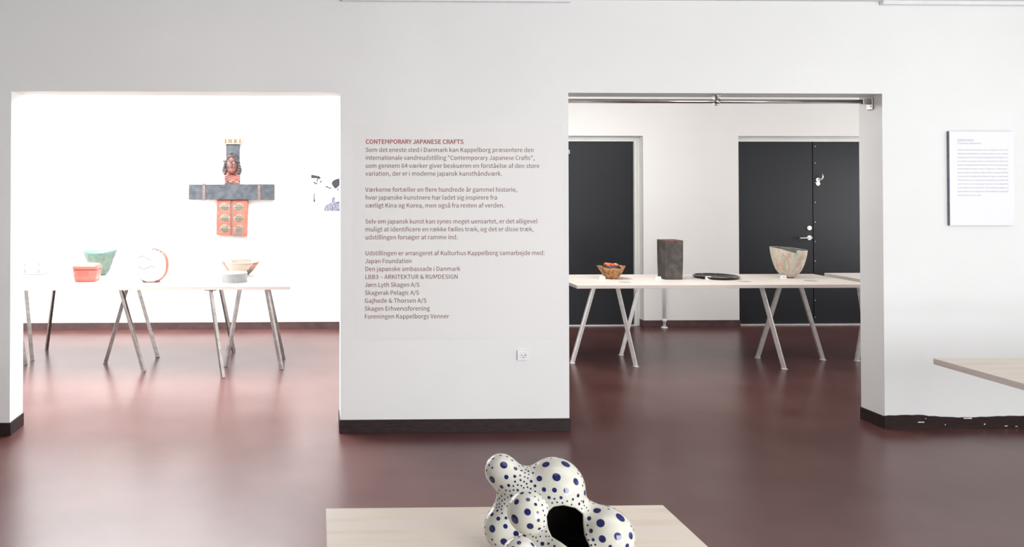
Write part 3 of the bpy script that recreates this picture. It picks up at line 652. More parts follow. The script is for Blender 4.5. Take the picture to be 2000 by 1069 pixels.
# text board on the right
pa, pb = at(1854, 256.5, Y=YW - .022), at(1981.5, 440.5, Y=YW - .022)
bo = thing('text_board', 'white rectangular text board hung on the wall right of the doorway', 'sign')
build(MB().box(pa.x + .0, pb.x, YW - .0225, YW - .021, pb.z, pa.z), 'printed_sheet', M['panel'], bo)
build(MB().box(pa.x - .0005, pb.x + .0005, YW - .021, YW - .0, pb.z - .0005, pa.z + .0005), 'board_core', M['panel_side'], bo)
BT_ = [('Deformation', 1870, 1902, 276), ('(The Beauty of Unevenness)', 1870, 1917, 281.5)]
BB = ['Another important characteristic of Japanese crafts is the', 'intentional introduction of deformation in the creation',
      'of bowls and the like. By destroying perfect shapes such', 'as circles or squares, a form is recreated in which the',
      'beauty residing behind the perfect, the beauty that cannot', 'be described through reason is apparent. In this way, a',
      'special Japanese artistic insight, which is not governed by', 'the rational thought of the Western logic, is expressed.',
      'Deformation as an expression of beauty can often be', 'seen in the ceramic technique. However, such expression',
      'is not limited to one material. These pottery displays of', 'deformation can be found in crafts created in a variety of']
for i, t in enumerate(BB):
    BT_.append((t, 1870, 1969.5, 294.3 + i * 7.38))
BT_.append(('self expression in the crafts.', 1870, 1917, 294.3 + 12 * 7.38))
yb = YW - .0230
for i, (t, a, b, y) in enumerate(BT_):
    A, B = at(a, y, Y=yb), at(b, y, Y=yb)
    glyph_mesh('text_line', [(t, A.x, B.x, A.z, (0.0165 if i == 0 else 0.0105 if i == 1 else 0.0098), yb)], M['grey_ink'], bo, offset=0)

# cross of clay slabs on the far wall
def X(px, Y=YB - .05): return wx(px, Y, 370)
def Z(py, Y=YB - .05): return wz(py, Y, 450)
cr = thing('clay_cross', 'large dark clay cross with a mask and pale leaves hung on the far wall', 'wall sculpture')
YC = YB - .05
YW_B = YB - .003
m = MB().box(X(441.2), X(467.5), YC, YW_B, Z(360), Z(281.5))
build(m, 'upper_post', M['charcoal'], cr, bevel=.004)
m = MB()
poly = [(369.8, 360.3), (535.8, 360), (535.8, 390.8), (369.5, 389.8)]
m.prism([(X(a), Z(b)) for a, b in poly], YC - .035, YB - .005)
cb = build(m, 'crossbar', M['charcoal'], cr, bevel=.004)
for a, b, c in ((396.2, 401.8, 0), (503.8, 509.3, .6)):
    build(MB().prism([(X(a), Z(358.8 + c)), (X(b), Z(358.8 + c)), (X(b + .6), Z(391.4)), (X(a + .6), Z(390.8 + c))], YC - .043, YC - .034), 'strap', M['band'], cr, bevel=.002)
m = MB()
m.prism([(X(423.6), Z(391)), (X(450.6), Z(391)), (X(451.2), Z(460.2)), (X(423.2), Z(458.8))], YC - .012, YW_B)
build(m, 'lower_slab', M['terracotta'], cr, bevel=.003)
m = MB()
m.prism([(X(455.2), Z(391)), (X(484.4), Z(391)), (X(482), Z(461.8)), (X(455), Z(460.8))], YC - .012, YW_B)
build(m, 'lower_slab', M['terracotta'], cr, bevel=.003)
m = MB()
m.prism([(X(450.6), Z(391)), (X(455.2), Z(391)), (X(455), Z(460.6)), (X(451.2), Z(460.2))], YC - .004, YW_B)
m.prism([(X(456), Z(456)), (X(472.5), Z(455.4)), (X(472.8), Z(461.4)), (X(455.5), Z(460.6))], YC - .0145, YC - .011)
build(m, 'centre_seam', M['taupe'], cr)
def leaf(cx, cz, L, W, y, flip):
    m = MB()
    n = 14
    up, lo, ct = [], [], []
    for i in range(n + 1):
        t = i / n
        wv = W / 2 * math.sin(math.pi * t ** 0.85) ** 0.8 if 0 < t < 1 else 0
        wv *= 1 + 0.06 * ((i % 2) * 2 - 1)
        x = cx + (t - .5) * L * (1 if flip else -1)
        up.append((x, y, cz + wv)); lo.append((x, y, cz - wv)); ct.append((x, y - .006 * math.sin(math.pi * t), cz))
    for a, s in ((up, 1), (lo, -1)):
        for i in range(n):
            m.add([a[i], a[i + 1], ct[i + 1], ct[i]], [(0, 1, 2, 3)])
    for i in range(2, n - 1):                      # raised veins
        for a in (up, lo):
            q = Vector(ct[i]); r = Vector(a[max(i - 2, 0)]) if not flip else Vector(a[max(i - 2, 0)])
            r = q.lerp(r, .85)
            m.bar(q + Vector((0, -.001, 0)), r + Vector((0, -.003, 0)), .0035, .003, side=(1, 0, 0), mi=1)
    m.bar(Vector(ct[0]) + Vector((0, -.001, 0)), Vector(ct[n // 2]) + Vector((0, -.002, 0)), .004, .004, side=(0, 0, 1), mi=1)
    m.bar(Vector(ct[n // 2]) + Vector((0, -.002, 0)), Vector(ct[n]) + Vector((0, -.001, 0)), .004, .004, side=(0, 0, 1), mi=1)
    return m
for (px, py, fl) in ((439.3, 404.3, 1), (466.3, 404.8, 0), (439.8, 426.2, 1), (466.5, 427, 0), (439.8, 446.8, 1), (466.5, 447.5, 0)):
    lf_ = leaf(X(px), Z(py), 0.122, 0.092, YC - .013, fl)
    build(lf_, 'leaf', [M['leaf'], M['taupe']], cr)
m = MB()
for row in (396.5, 415, 418.5, 434.5, 438.5, 454.5):
    for k in range(5):
        for x0 in (430.5, 458.5):
            q = (X(x0 + k * 4.2 + random.uniform(-.4, .4)), Z(row + random.uniform(-.5, .5)))
            m.tube((q[0], YC - .0135, q[1]), (q[0], YC - .0115, q[1]), .0038, 7)
build(m, 'pricked_holes', M['rust'], cr)
m = MB().prism([(X(436.6), Z(269)), (X(474.2), Z(269.4)), (X(473.6), Z(282)), (X(436.2), Z(282.2))], YC - .02, YC + .01)
pl = build(m, 'name_plate', M['cream_clay'], cr, bevel=.003)
m = MB()
for fn, px, dy in ((serif_I, 440.8, .2), (serif_N, 449.8, .2), (serif_R, 460.6, 0), (serif_I, 469, .4)):
    fn(m, X(px), Z(279.6 - dy), .0385, YC - .0195, .0062)
build(m, 'carved_letters', M['rust_ink'], pl)

# -------- small surface-nets mesher for the modelled clay ------------------
def nets(f, lo, hi, h):
    lo, hi = np.array(lo, float), np.array(hi, float)
    n = np.ceil((hi - lo) / h).astype(int) + 1
    ax = [lo[i] + h * np.arange(n[i]) for i in range(3)]
    d = np.empty(tuple(n), np.float32)
    YY, ZZ = np.meshgrid(ax[1], ax[2], indexing='ij')
    for i, x in enumerate(ax[0]):
        d[i] = f(np.full_like(YY, x), YY, ZZ)
    ins = d < 0
    nc = n - 1
    acc = np.zeros(tuple(nc) + (3,), np.float32)
    cnt = np.zeros(tuple(nc), np.float32)
    for a in range(3):
        b, c = [(1, 2), (0, 2), (0, 1)][a]
        s0 = [slice(None)] * 3; s1 = [slice(None)] * 3
        s0[a] = slice(0, n[a] - 1); s1[a] = slice(1, n[a])
        d0, d1 = d[tuple(s0)], d[tuple(s1)]
        cr_ = ins[tuple(s0)] != ins[tuple(s1)]
        with np.errstate(divide='ignore', invalid='ignore'):
            t = np.where(cr_, d0 / (d0 - d1), 0)
        for ob in (0, 1):
            for oc in (0, 1):
                s = [slice(None)] * 3
                s[b] = slice(ob, ob + nc[b]); s[c] = slice(oc, oc + nc[c])
                cc, tt = cr_[tuple(s)], t[tuple(s)]
                acc[..., a] += np.where(cc, tt, 0)
                acc[..., b] += np.where(cc, ob, 0)
                acc[..., c] += np.where(cc, oc, 0)
                cnt += cc
    act = cnt > 0
    idx = -np.ones(tuple(nc), int)
    idx[act] = np.arange(act.sum())
    cells = np.argwhere(act)
    verts = lo + (cells + acc[act] / cnt[act][:, None]) * h
    quads = []
    for a in range(3):
        b, c = [(1, 2), (2, 0), (0, 1)][a]
        s0 = [slice(1, n[i] - 1) for i in range(3)]; s1 = list(s0)
        s0[a] = slice(0, n[a] - 1); s1[a] = slice(1, n[a])
        A, B = ins[tuple(s0)], ins[tuple(s1)]
        e = np.argwhere(A != B)
        flip = A[tuple(e.T)]
        base = e.copy()
        base[:, b] += 1; base[:, c] += 1
        def cell(ob, oc):
            q = base.copy(); q[:, b] -= ob; q[:, c] -= oc
            return idx[tuple(q.T)]
        Q = np.stack([cell(1, 1), cell(0, 1), cell(0, 0), cell(1, 0)], 1)
        Q[~flip] = Q[~flip][:, ::-1]
        quads.append(Q)
    return verts, np.concatenate(quads)

def smin(a, b, k):
    h_ = np.clip(0.5 + 0.5 * (b - a) / k, 0, 1)
    return b * (1 - h_) + a * h_ - k * h_ * (1 - h_)

def ell(x, y, z, c, r):
    q = np.sqrt(((x - c[0]) / r[0]) ** 2 + ((y - c[1]) / r[1]) ** 2 + ((z - c[2]) / r[2]) ** 2)
    return (q - 1) * min(r)

def net_obj(name, f, lo, hi, h, mats, parent, newton=0):
    v, q = nets(f, lo, hi, h)
    for _ in range(newton):
        e = h * .3
        x, y, z = v.T
        d = f(x, y, z)
        g = np.stack([f(x + e, y, z) - f(x - e, y, z), f(x, y + e, z) - f(x, y - e, z), f(x, y, z + e) - f(x, y, z - e)], 1) / (2 * e)
        g /= np.maximum((g * g).sum(1), .3)[:, None]
        v = v - np.clip(g * d[:, None], -h, h)
    me = bpy.data.meshes.new(name)
    me.from_pydata(v.tolist(), [], q.tolist())
    for m in mats: me.materials.append(m)
    me.polygons.foreach_set('use_smooth', [True] * len(q))
    me.update()
    return clean_mesh_obj(name, me, parent), v, q

# mask
U = YB / F                                            # metres per pixel at the far wall
fx, fz, fy = X(453.2), Z(322), YC - .01
def face_f(x, y, z):
    d = ell(x, y, z, (fx, fy, fz), (11.2 * U, .085, 19 * U))
    d = smin(d, ell(x, y, z, (fx, fy - .02, fz - 11 * U), (7 * U, .07, 8 * U)), .02)      # chin
    d = smin(d, ell(x, y, z, (fx + .3 * U, fy - .085, fz - 1.5 * U), (1.9 * U, .028, 6.0 * U)), .010)  # nose
    d = smin(d, ell(x, y, z, (fx, fy - .075, fz + 6 * U), (8.4 * U, .017, 1.8 * U)), .010)   # brow
    for sx_ in (-1, 1):
        d = smin(d, ell(x, y, z, (fx + sx_ * 5.5 * U, fy - .055, fz - 3 * U), (2.7 * U, .025, 3.4 * U)), .014)
        e = ell(x, y, z, (fx + sx_ * 4.4 * U, fy - .092, fz + 3.2 * U), (3.0 * U, .020, 1.7 * U))
        d = -smin(-d, e, .006)
    return np.maximum(d, y - YW_B)
net_obj('mask_face', face_f, (fx - .09, fy - .14, fz - .14), (fx + .09, fy + .03, fz + .13), .0035, [M['face']], cr, 1)
def hair_f(x, y, z):
    d = ell(x, y, z, (fx + .5 * U, fy + .005, fz + 8 * U), (12.6 * U, .085, 15 * U))
    d = -smin(-d, ell(x, y, z, (fx - 1 * U, fy - .09, fz + 3 * U), (7.2 * U, .08, 13.5 * U)), .006)
    for sx_ in (-1, 1):
        for k, (ox, oz, r_) in enumerate(((12.0, 4, 3.6), (12.6, -1, 3.6), (14.0, -6, 3.8), (15, -11, 4.0), (13.2, -15.5, 3.8), (10.5, -10, 4.0))):
            d = smin(d, ell(x, y, z, (fx + sx_ * ox * U, fy + .0, fz + oz * U), (r_ * U, .036, (r_ + .8) * U)), .010)
    for px_, s_ in ((435.5 - 453.2, -1), (467.5 - 453.2, 1)):
        d = smin(d, ell(x, y, z, (fx + px_ * .8 * U, fy - .01, fz + 7 * U), (4.0 * U, .02, 1.4 * U)), .006)
    d = d + .0022 * np.sin(z * 210 + x * 120)
    return np.maximum(d, y - YW_B)
net_obj('mask_hair', hair_f, (fx - .13, fy - .11, fz - .14), (fx + .13, fy + .05, fz + .15), .0035, [M['hair']], cr, 0)
for sx_ in (-1, 1):
    m = MB()
    cx_, cz_, cy_ = fx + sx_ * 4.5 * U, fz + 3.1 * U, fy - .077
    rings = []
    for k in range(1, 7):
        a = math.pi * k / 7
        rings.append([(cx_ + 2.6 * U * math.sin(a) * math.cos(t), cy_ - .010 * math.cos(a), cz_ + 1.5 * U * math.sin(a) * math.sin(t)) for t in np.linspace(0, 2 * math.pi, 14, endpoint=False)])
    m.loft(rings, cap0=True, cap1=True)
    build(m, 'mask_eye', M['white_glaze'], cr)
m = MB()
for dz, hh in ((-9.0, 1.3), (-10.9, 1.2)):
    rings = []
    for k in range(9):
        t = k / 8 * 2 - 1
        r = math.sqrt(max(0.02, 1 - t * t))
        rings.append([(fx + .2 * U + t * 4.0 * U, fy - .088 + .018 * t * t - .008 * r * math.cos(a), fz + (dz + hh * r * math.sin(a) * .8 - .5 * abs(t)) * U) for a in np.linspace(0, 2 * math.pi, 10, endpoint=False)])
    m.loft(rings, cap0=True, cap1=True)
build(m, 'mask_mouth', M['terracotta'], cr)
# modelled chest below the mask
def chest_f(x, y, z):
    d = np.maximum.reduce([np.abs(x - X(453.6)) - 13.6 * U, np.abs(z - Z(348.5)) - 12.5 * U, np.abs(y - (YC - .005)) - .022])
    d = d - .004
    return d + .004 * np.sin(x * 95 + 3 * np.sin(z * 50)) * np.sin(z * 120)
net_obj('chest_relief', chest_f, (X(437), YC - .05, Z(364)), (X(470), YB - .01, Z(334)), .004, [mat('chest_clay', (0.04, 0.02, 0.018), 0.6, noise=[(0.17, 0.05, 0.035), (0.28, 0.085, 0.06)], scale=22, bump=.5)], cr, 0)
m = MB()
for k in range(9):
    x_ = X(440.6 + k * 3.1)
    m.prism([(x_ - .007, Z(360.2)), (x_ + .007, Z(360.2)), (x_, Z(356.8))], YC - .036, YC - .02)
build(m, 'tooth_edge', M['burnt'], cr)

# caption beside the cross
yl = YB - .001
cp = thing('caption_label', 'small pale caption strip on the far wall beside the foot of the clay cross', 'label')
A, B = at(491, 446, Y=YB), at(541, 462, Y=YB)
build(MB().box(A.x, B.x, YB - .0015, YB - .0001, B.z, A.z), 'card', M['panel'], cp)
A, B = at(504, 452.6, Y=YB), at(526.5, 452.6, Y=YB)
yl = YB - .0022
glyph_mesh('text_line', [('Deformation', A.x, B.x, A.z, .017, yl)], M['print_dark'], cp, offset=.05)
A, B = at(493, 459.5, Y=YB), at(538, 459.5, Y=YB)
glyph_mesh('text_line', [('The Beauty of Unevenness, Japanese crafts', A.x, B.x, A.z, .009, yl)], M['grey_ink'], cp)

# black and white photograph, running on behind the pier
pp = thing('wall_photograph', 'black and white snow photograph on the far wall, half hidden behind the pier', 'photograph')
YP = YB - .012
PX = lambda v: wx(v, YP, 375)
PZ = lambda v: wz(v, YP, 640)
build(MB().box(PX(607.5), PX(607.5) + .62, YP, YB - .0005, PZ(412.3), PZ(340.8)), 'print_sheet', M['paper'], pp)
m = MB()
def sh(pts, d=0):                                     # outlines in the zoomed crop of the photograph
    m.prism([(PX(600 + a / 11.87), PZ(330 + b / 11.87)) for a, b in pts], YP - .0012 - d, YP)
sh([(92, 132), (180, 148), (290, 172), (300, 196), (355, 190), (310, 215), (280, 240), (200, 215), (92, 220)])
sh([(92, 280), (130, 310), (180, 350), (215, 362), (250, 325), (230, 320), (200, 330), (175, 300), (170, 240), (160, 240), (160, 310), (120, 290), (92, 250)])
sh([(225, 230), (260, 235), (240, 280), (250, 318), (225, 310), (218, 270)])
sh([(275, 315), (320, 275), (352, 275), (345, 295), (300, 325)])
sh([(380, 410), (440, 402), (470, 395), (485, 420), (540, 435), (570, 415), (575, 425), (545, 458), (600, 470), (625, 460), (595, 484), (520, 460), (440, 425)])
sh([(150, 590), (180, 560), (190, 570), (170, 600), (170, 700), (192, 730), (165, 775), (142, 775), (148, 700)])
sh([(568, 330), (580, 295), (620, 260), (680, 235), (745, 222), (800, 225), (815, 290), (780, 370), (720, 400), (700, 435), (645, 460), (620, 430), (580, 380)], .0004)
sh([(700, 460), (722, 450), (725, 480), (708, 520), (695, 500)])
build(m, 'dark_areas', M['print_dark'], pp)
m = MB()
sh([(395, 975), (410, 900), (450, 830), (570, 775), (590, 680), (610, 655), (635, 650), (650, 690), (650, 765), (745, 750), (830, 760), (900, 975)])
build(m, 'grey_areas', M['print_mid'], pp)
m = MB()
for a in ([(395, 975), (410, 975), (420, 900), (455, 835), (445, 830), (408, 895)], [(570, 775), (585, 770), (592, 700), (610, 665), (605, 655), (580, 690)],
          [(640, 850), (660, 870), (690, 890), (660, 885)], [(670, 800), (740, 755), (745, 770), (690, 805)], [(525, 935), (535, 880), (545, 880), (537, 935)],
          [(570, 960), (590, 885), (600, 885), (585, 965)], [(610, 840), (640, 800), (648, 806), (620, 845)], [(725, 975), (738, 920), (750, 920), (745, 975)]):
    sh(a, .0008)
build(m, 'dark_strokes', M['print_dark'], pp)

# chrome rail in the head of the right opening
YR = YW + .105
rl = thing('hanging_rail', 'chrome rail running along the top of the right doorway', 'rail')
zr = wz(198, YR, 1400)
xe = wx(1700, YR, 200)
build(MB().tube((x_r0 + .001, YR, zr), (xe - .035, YR, zr), .0142, 20), 'rail_tube', M['chrome'], rl)
xb = wx(1399, YR, 198)
m = MB()
m.tube((xb, YR, z_h - .0005), (xb, YR, z_h - .008), .030, 20, .028)
m.tube((xb, YR, z_h - .008), (xb, YR, zr), .008, 12)
m.tube((xb - .017, YR, zr), (xb + .017, YR, zr), .020, 18)
m.tube((xb + .017, YR, zr), (xb + .034, YR - .004, zr), .014, 14, .010)
m.tube((xb, YR, zr - .012), (xb, YR, zr - .029), .011, 12, .009)
build(m, 'ceiling_bracket', M['chrome'], rl)
m = MB()
m.bar((xe - .062, YR, zr), (x_r1 - .012, YR, zr), .036, .034, side=(0, 1, 0))
m.box(x_r1 - .012, x_r1 - .0005, YR - .028, YR + .028, zr - .055, zr + .022)
m.tube((xe - .02, YR - .028, zr - .036), (xe - .02, YR - .034, zr - .036), .006, 8)
build(m, 'end_bracket', M['steel'], rl, bevel=.002)

# flat light trays under the ceiling against the partition
def tray(label, pxa, pxb, py, ln=None):
    A = at(pxa, py, Y=4.995)
    B = at(pxb, py, Y=4.995)
    t = thing('ceiling_light', label, 'light', (0, 0, 0), 'flat ceiling lights along the partition')
    x1 = B.x if ln is None else A.x + ln
    z0 = A.z
    build(MB().box(A.x, x1, 4.96, 4.995, z0, z0 + .03), 'tray', M['plastic'], t, bevel=.002)
    m = MB()
    for k in range(2):
        q = A.x + (x1 - A.x) * (.2 + .6 * k)
        hm = MB().box(q - .02, q + .02, 4.97, 4.985, z0 + .03, ZC)
        build(hm, 'hanger', M['plastic'], t)

tray('flat white ceiling light above the exhibition text', 667.5, 1112.5, 3.0)
tray('flat white ceiling light above the wall at the far right', 1718, 2000, 10.2, 1.5)

# heating pipe
hp = thing('heating_pipe', 'thin white heating pipe rising from the floor at the far skirting', 'pipe')
q = at(1291.5, 638, z=0.0)
px_, py_ = q.x, YB - .035
m = MB().path([(px_, py_, .0), (px_, py_, .94), (px_, py_ + .006, .975), (px_, py_ + .03, .985)], .018, 14)
build(m, 'pipe', M['plastic'], hp)
build(MB().tube((px_, py_, 0.0), (px_, py_, .012), .04, 20, .032), 'floor_collar', M['plastic'], hp)
m = MB().tube((px_, py_, .07), (px_, py_, .10), .026, 16)
build(m, 'joint_ring', M['plastic'], hp)

# room sign on the single door
sg = glyph_mesh('door_number', [('3', wx(1108.5, YD - .013), None, wz(300.5, YD - .013, 1112), .046, YD - .0128)], M['paper'], d1, offset=.05)

# ================================================================== TABLES
TZ = 0.74
TT = 0.03
def table(name, label, cat_group, x0, x1, y0, y1, legs, metal, plym, loc=None, rz=0.0, caps=False):
    """legs: (foot, top) in world coordinates"""
    t = thing(name, label, 'table', ((x0 + x1) / 2, (y0 + y1) / 2, 0), cat_group, rz)
    inv = (Matrix.Translation(t.location) @ Matrix.Rotation(rz, 4, 'Z')).inverted()
    hx, hy = (x1 - x0) / 2, (y1 - y0) / 2
    m = MB().box(-hx, hx, -hy, hy, TZ - TT, TZ, 1, top=0)
    top = build(m, 'tabletop', [plym, M['ply_edge']], t, bevel=.0015, seg=1)
    for foot, tp in legs:
        a, b = inv @ Vector(foot), inv @ Vector(tp)
        d = b - a
        b = a + d * ((TZ - TT - .004) / d.z)
        h = Vector((d.x, d.y, 0))
        m = MB().bar((a.x, a.y, .004), b, .034, .026, side=h if h.length > .01 else (1, 0, 0), cut=True)
        lg = build(m, 'leg', metal, t, bevel=.003)
        build(MB().box(b.x - .05, b.x + .05, b.y - .035, b.y + .035, TZ - TT - .006, TZ - TT), 'mounting_plate', metal, lg)
        fm = MB().tube((a.x, a.y, 0), (a.x, a.y, .006), .027 if caps else .02, 14)
        build(fm, 'foot_cap', M['steel_white'] if caps else M['steel'], lg)
    return t, top

def legs_px(lst, yc):
    out = []
    for (fx_, fy_, tx_, ty_) in lst:
        f = at(fx_, fy_, z=0)
        yt = f.y + (yc - f.y) * .3
        out.append((f, at(tx_, ty_, Y=yt)))
    return out

# left room: one long table
yl0, yl1 = at(300, 560.3, z=TZ).y, at(300, 532.5, z=TZ).y
xl1 = at(567, 560.3, z=TZ).x
LL = legs_px([(63, 704, 51, 569), (49, 712, 28, 569), (91, 684, 105, 569), (206, 710, 246.5, 569), (281, 725, 237, 569), (308, 698, 271.5, 569),
              (435.5, 738, 412, 569.5), (441.5, 716, 467.5, 569.5), (456, 686.5, 432.5, 569.5), (550, 721.5, 521.5, 569.5), (554, 701, 526, 569.5)], 7.1)
table('trestle_table', 'long whitewashed table on steel legs in the bright room beyond the left doorway', 'birch exhibition tables', -3.25, xl1, yl0, yl1, LL, M['steel'], M['ply'])

# right room: table in view and the corner of the next one
yr0, yr1 = at(1400, 556.6, z=TZ).y, at(1400, 535.8, z=TZ).y
xr0 = at(1125, 556.8, z=TZ).x
xr1 = at(1586, 535, z=TZ).x
LR = legs_px([(1117.5, 710, 1159, 563), (1242, 716.5, 1206.6, 563), (1213, 694.5, 1247, 563), (1531.7, 721.5, 1488, 563), (1479.5, 699.5, 1522, 563), (1607, 703.5, 1565, 563)], (yr0 + yr1) / 2)
tr, trtop = table('trestle_table', 'pale birch table on splayed steel legs seen through the right doorway', 'birch exhibition tables', xr0, xr1, yr0, yr1, LR, M['steel_white'], M['ply'], caps=True)
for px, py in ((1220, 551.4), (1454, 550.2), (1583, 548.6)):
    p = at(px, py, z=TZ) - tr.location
    build(MB().tube((p.x, p.y, TZ - .002), (p.x, p.y, TZ + .0005), .056, 28, .055), 'grey_disc', M['smoke'], trtop)  # flat grey discs flush with the tabletop
A = at(1604.5, 533.4, z=TZ)
f = at(1674, 705.5, z=0)
L3 = [(f, (f.x + .12, f.y, .7)), ((f.x + 1.6, f.y, 0), (f.x + 1.5, f.y, .7)), ((f.x + .4, f.y + .4, 0), (f.x + .3, f.y + .4, .7)), ((f.x + 1.6, f.y + .4, 0), (f.x + 1.5, f.y + .4, .7))]
x3 = A.x + .028
table('trestle_table', 'birch table whose corner shows beside the right jamb, behind the table end', 'birch exhibition tables', x3, 7.4, yr0 + .02, A.y, L3, M['steel_white'], M['ply'], caps=True)

# front room: sculpture table
fa, fb = at(636, 991, z=TZ), at(1297.5, 989, z=TZ)
ys = (fa.y + fb.y) / 2
cx = (fa.x + fb.x) / 2
LS = []
for sx_ in (-1, 1):
    for y_ in (ys - .25, ys - 1.2):
        q = cx + sx_ * .36
        LS.append(((q + sx_ * .05, y_, 0), (q - sx_ * .05, y_, .7)))
table('trestle_table', 'birch table in the foreground under the spotted sculpture', 'birch exhibition tables', fa.x, fb.x, ys - 1.45, ys, LS, M['steel'], M['ply_near'])
# front room: table entering from the right
g = at(1822.5, 700, z=TZ)
LS = []
for q in (g.x + .62, g.x + 1.9):
    for y_ in (g.y - .2, g.y - .75):
        LS.append(((q, y_, 0), (q - .08, y_, .7)))
table('trestle_table', 'birch table corner entering at the right edge below the white text board', 'birch exhibition tables', g.x, g.x + 2.3, g.y - .95, g.y, LS, M['steel'], M['ply_near'])

# ================================================================== EXHIBITS
def spot(px, py, rpx, z=TZ):
    """centre of a foot whose front edge meets the table at (px, py)"""
    p = at(px, py, z=z)
    u = p.y / F
    return Vector((p.x, p.y + rpx * u, z)), u

def lathe(m, prof, n=48, fn=None, mi=0, sq=0.0, mis=None, yk=1.0, caps=(False, False)):
    rings = []
    for j, (r, z) in enumerate(prof):
        ring = []
        for i in range(n):
            t = 2 * math.pi * i / n
            rr, zz = r, z
            if sq:                                       # superellipse section
                e = 2 + sq
                rr = r / (abs(math.cos(t)) ** e + abs(math.sin(t)) ** e) ** (1 / e)
            if fn: rr, zz = fn(t, rr, zz, j)
            ring.append((rr * math.cos(t), rr * math.sin(t) * yk, zz))
        rings.append(ring)
    m.loft(rings, mi=mi, mis=mis, cap0=caps[0], cap1=caps[1])
    return m

def card(px, py, w=.05, h=.03, label='', rz=0.0):
    c, u = spot(px, py, 1)
    o = thing('place_card', label, 'card', c, 'numbered place cards by the exhibits', rz)
    m = MB()
    m.add([(-w / 2, -.012, 0), (w / 2, -.012, 0), (w / 2, 0, h), (-w / 2, 0, h), (-w / 2, .012, 0), (w / 2, .012, 0), (w / 2, .001, h), (-w / 2, .001, h),
           ], [(0, 1, 2, 3), (5, 4, 7, 6), (3, 2, 6, 7), (0, 3, 7, 4), (1, 5, 6, 2), (0, 4, 5, 1)])
    build(m, 'folded_card', M['paper'], o)
    build(MB().add([(-w * .2, -.0085, h * .35), (w * .25, -.0085, h * .35), (w * .25, -.0062, h * .55), (-w * .2, -.0062, h * .55)], [(0, 1, 2, 3)]), 'print_line', M['grey_ink'], o)
    return o

# --- green bowl
c, u = spot(192.5, 538.5, 9)
o = thing('flared_bowl', 'flared green bowl with grey triangles and a wavy rim', 'bowl', c)
P = [(0, 0), (9.5, 0), (11.5, 1), (15, 4), (18.5, 11), (21.5, 20), (25, 30), (29, 40), (33.2, 47)]
def wav(t, r, z, j):
    k = (z / u / 47) ** 3 if z > 0 else 0
    return r * (1 + .012 * math.sin(7 * t)), z + k * 2.3 * u * math.cos(2 * t)
pr = [(a * u, b * u) for a, b in P]
pin = [(a * u - .007, b * u + .001) for a, b in P[::-1] if a > 12] + [(9 * u, 5 * u), (0.001, 4.5 * u)]
m = MB(); lathe(m, pr + pin, 72, wav)
build(m, 'bowl_body', M['green'], o)
def green_pt(t, h):                                   # h in px above the table
    for (a0, b0), (a1, b1) in zip(P[1:-1], P[2:]):
        if b0 <= h <= b1:
            r = a0 + (a1 - a0) * (h - b0) / (b1 - b0); break
    else:
        r = 33
    rr, zz = wav(t, r * u + .0012, h * u, 0)
    return (rr * math.cos(t), rr * math.sin(t), zz)
ln = MB(); tri = MB()
rows = [(6, 17, 7, 0), (17, 29, 8, .5), (29, 43.5, 9, 0)]
for (h0, h1, nn, off) in rows:
    for k in range(nn * 2):
        tc_ = math.pi * (k + off + random.uniform(-.12, .12)) / nn
        wd = math.pi / nn * .42
        up = True
        apex = h1 - 1.5; base = h0 + 1.5
        def strip(tri_, s, shrink=0):
            q = [(tc_ - wd * s, base), (tc_ + wd * s, base), (tc_ + wd * .12 * s, apex), (tc_ - wd * .12 * s, apex)]
            g0 = []
            N = 4
            for a in range(N + 1):
                f_ = a / N
                l_ = (q[0][0] * (1 - f_) + q[3][0] * f_, q[0][1] * (1 - f_) + q[3][1] * f_)
                r_ = (q[1][0] * (1 - f_) + q[2][0] * f_, q[1][1] * (1 - f_) + q[2][1] * f_)
                g0.append([green_pt(l_[0] + (r_[0] - l_[0]) * b / 3, l_[1]) for b in range(4)])
            for a in range(N):
                for b in range(3):
                    tri_.add([g0[a][b], g0[a][b + 1], g0[a + 1][b + 1], g0[a + 1][b]], [(0, 1, 2, 3)])
        if random.random() < .55: strip(tri, 1)
        pts = [green_pt(tc_ + wd * 1.9 * f_, base + (apex - base) * f_) for f_ in np.linspace(0, 1, 6)]
        ln.path(pts, .0016, 5)
        pts = [green_pt(tc_ + wd * (1.9 - 1.9 * f_) + wd * 1.3, apex + (base - apex) * f_) for f_ in np.linspace(0, 1, 6)]
        ln.path(pts, .0016, 5)
build(tri, 'triangle_pattern', M['green_tri'], o)
build(ln, 'line_pattern', M['green_line'], o)

# --- coral box
c, u = spot(164.5, 551.8, 20)
o = thing('lidded_box', 'square coral red lidded box in front of the green bowl', 'box', c)
m = MB()
lathe(m, [(0, 0), (18.5 * u, 0), (20 * u, 1.2 * u), (22 * u, 10 * u), (23.3 * u, 24 * u), (21.5 * u, 24.2 * u), (0, 24.2 * u)], 64, sq=5)
build(m, 'box_body', M['coral_light'], o)
m = MB()
lathe(m, [(0, 24.3 * u), (22 * u, 24.3 * u), (24.2 * u, 25.5 * u), (24.2 * u, 29.5 * u), (22.5 * u, 32 * u), (18 * u, 34.2 * u), (9 * u, 35.6 * u), (0, 36 * u)], 64, sq=5)
build(m, 'box_lid', M['coral_light'], o)
m = MB()
m.prism([(-14.8 * u, 13.5 * u), (8 * u, 13.5 * u), (8.2 * u, 23.6 * u), (-15 * u, 23.6 * u)], -23.7 * u, -21.8 * u)
build(m, 'reflection_panel', M['coral'], o, bevel=.002)  # the darker reflection on the box front, drawn as a thin coloured slab

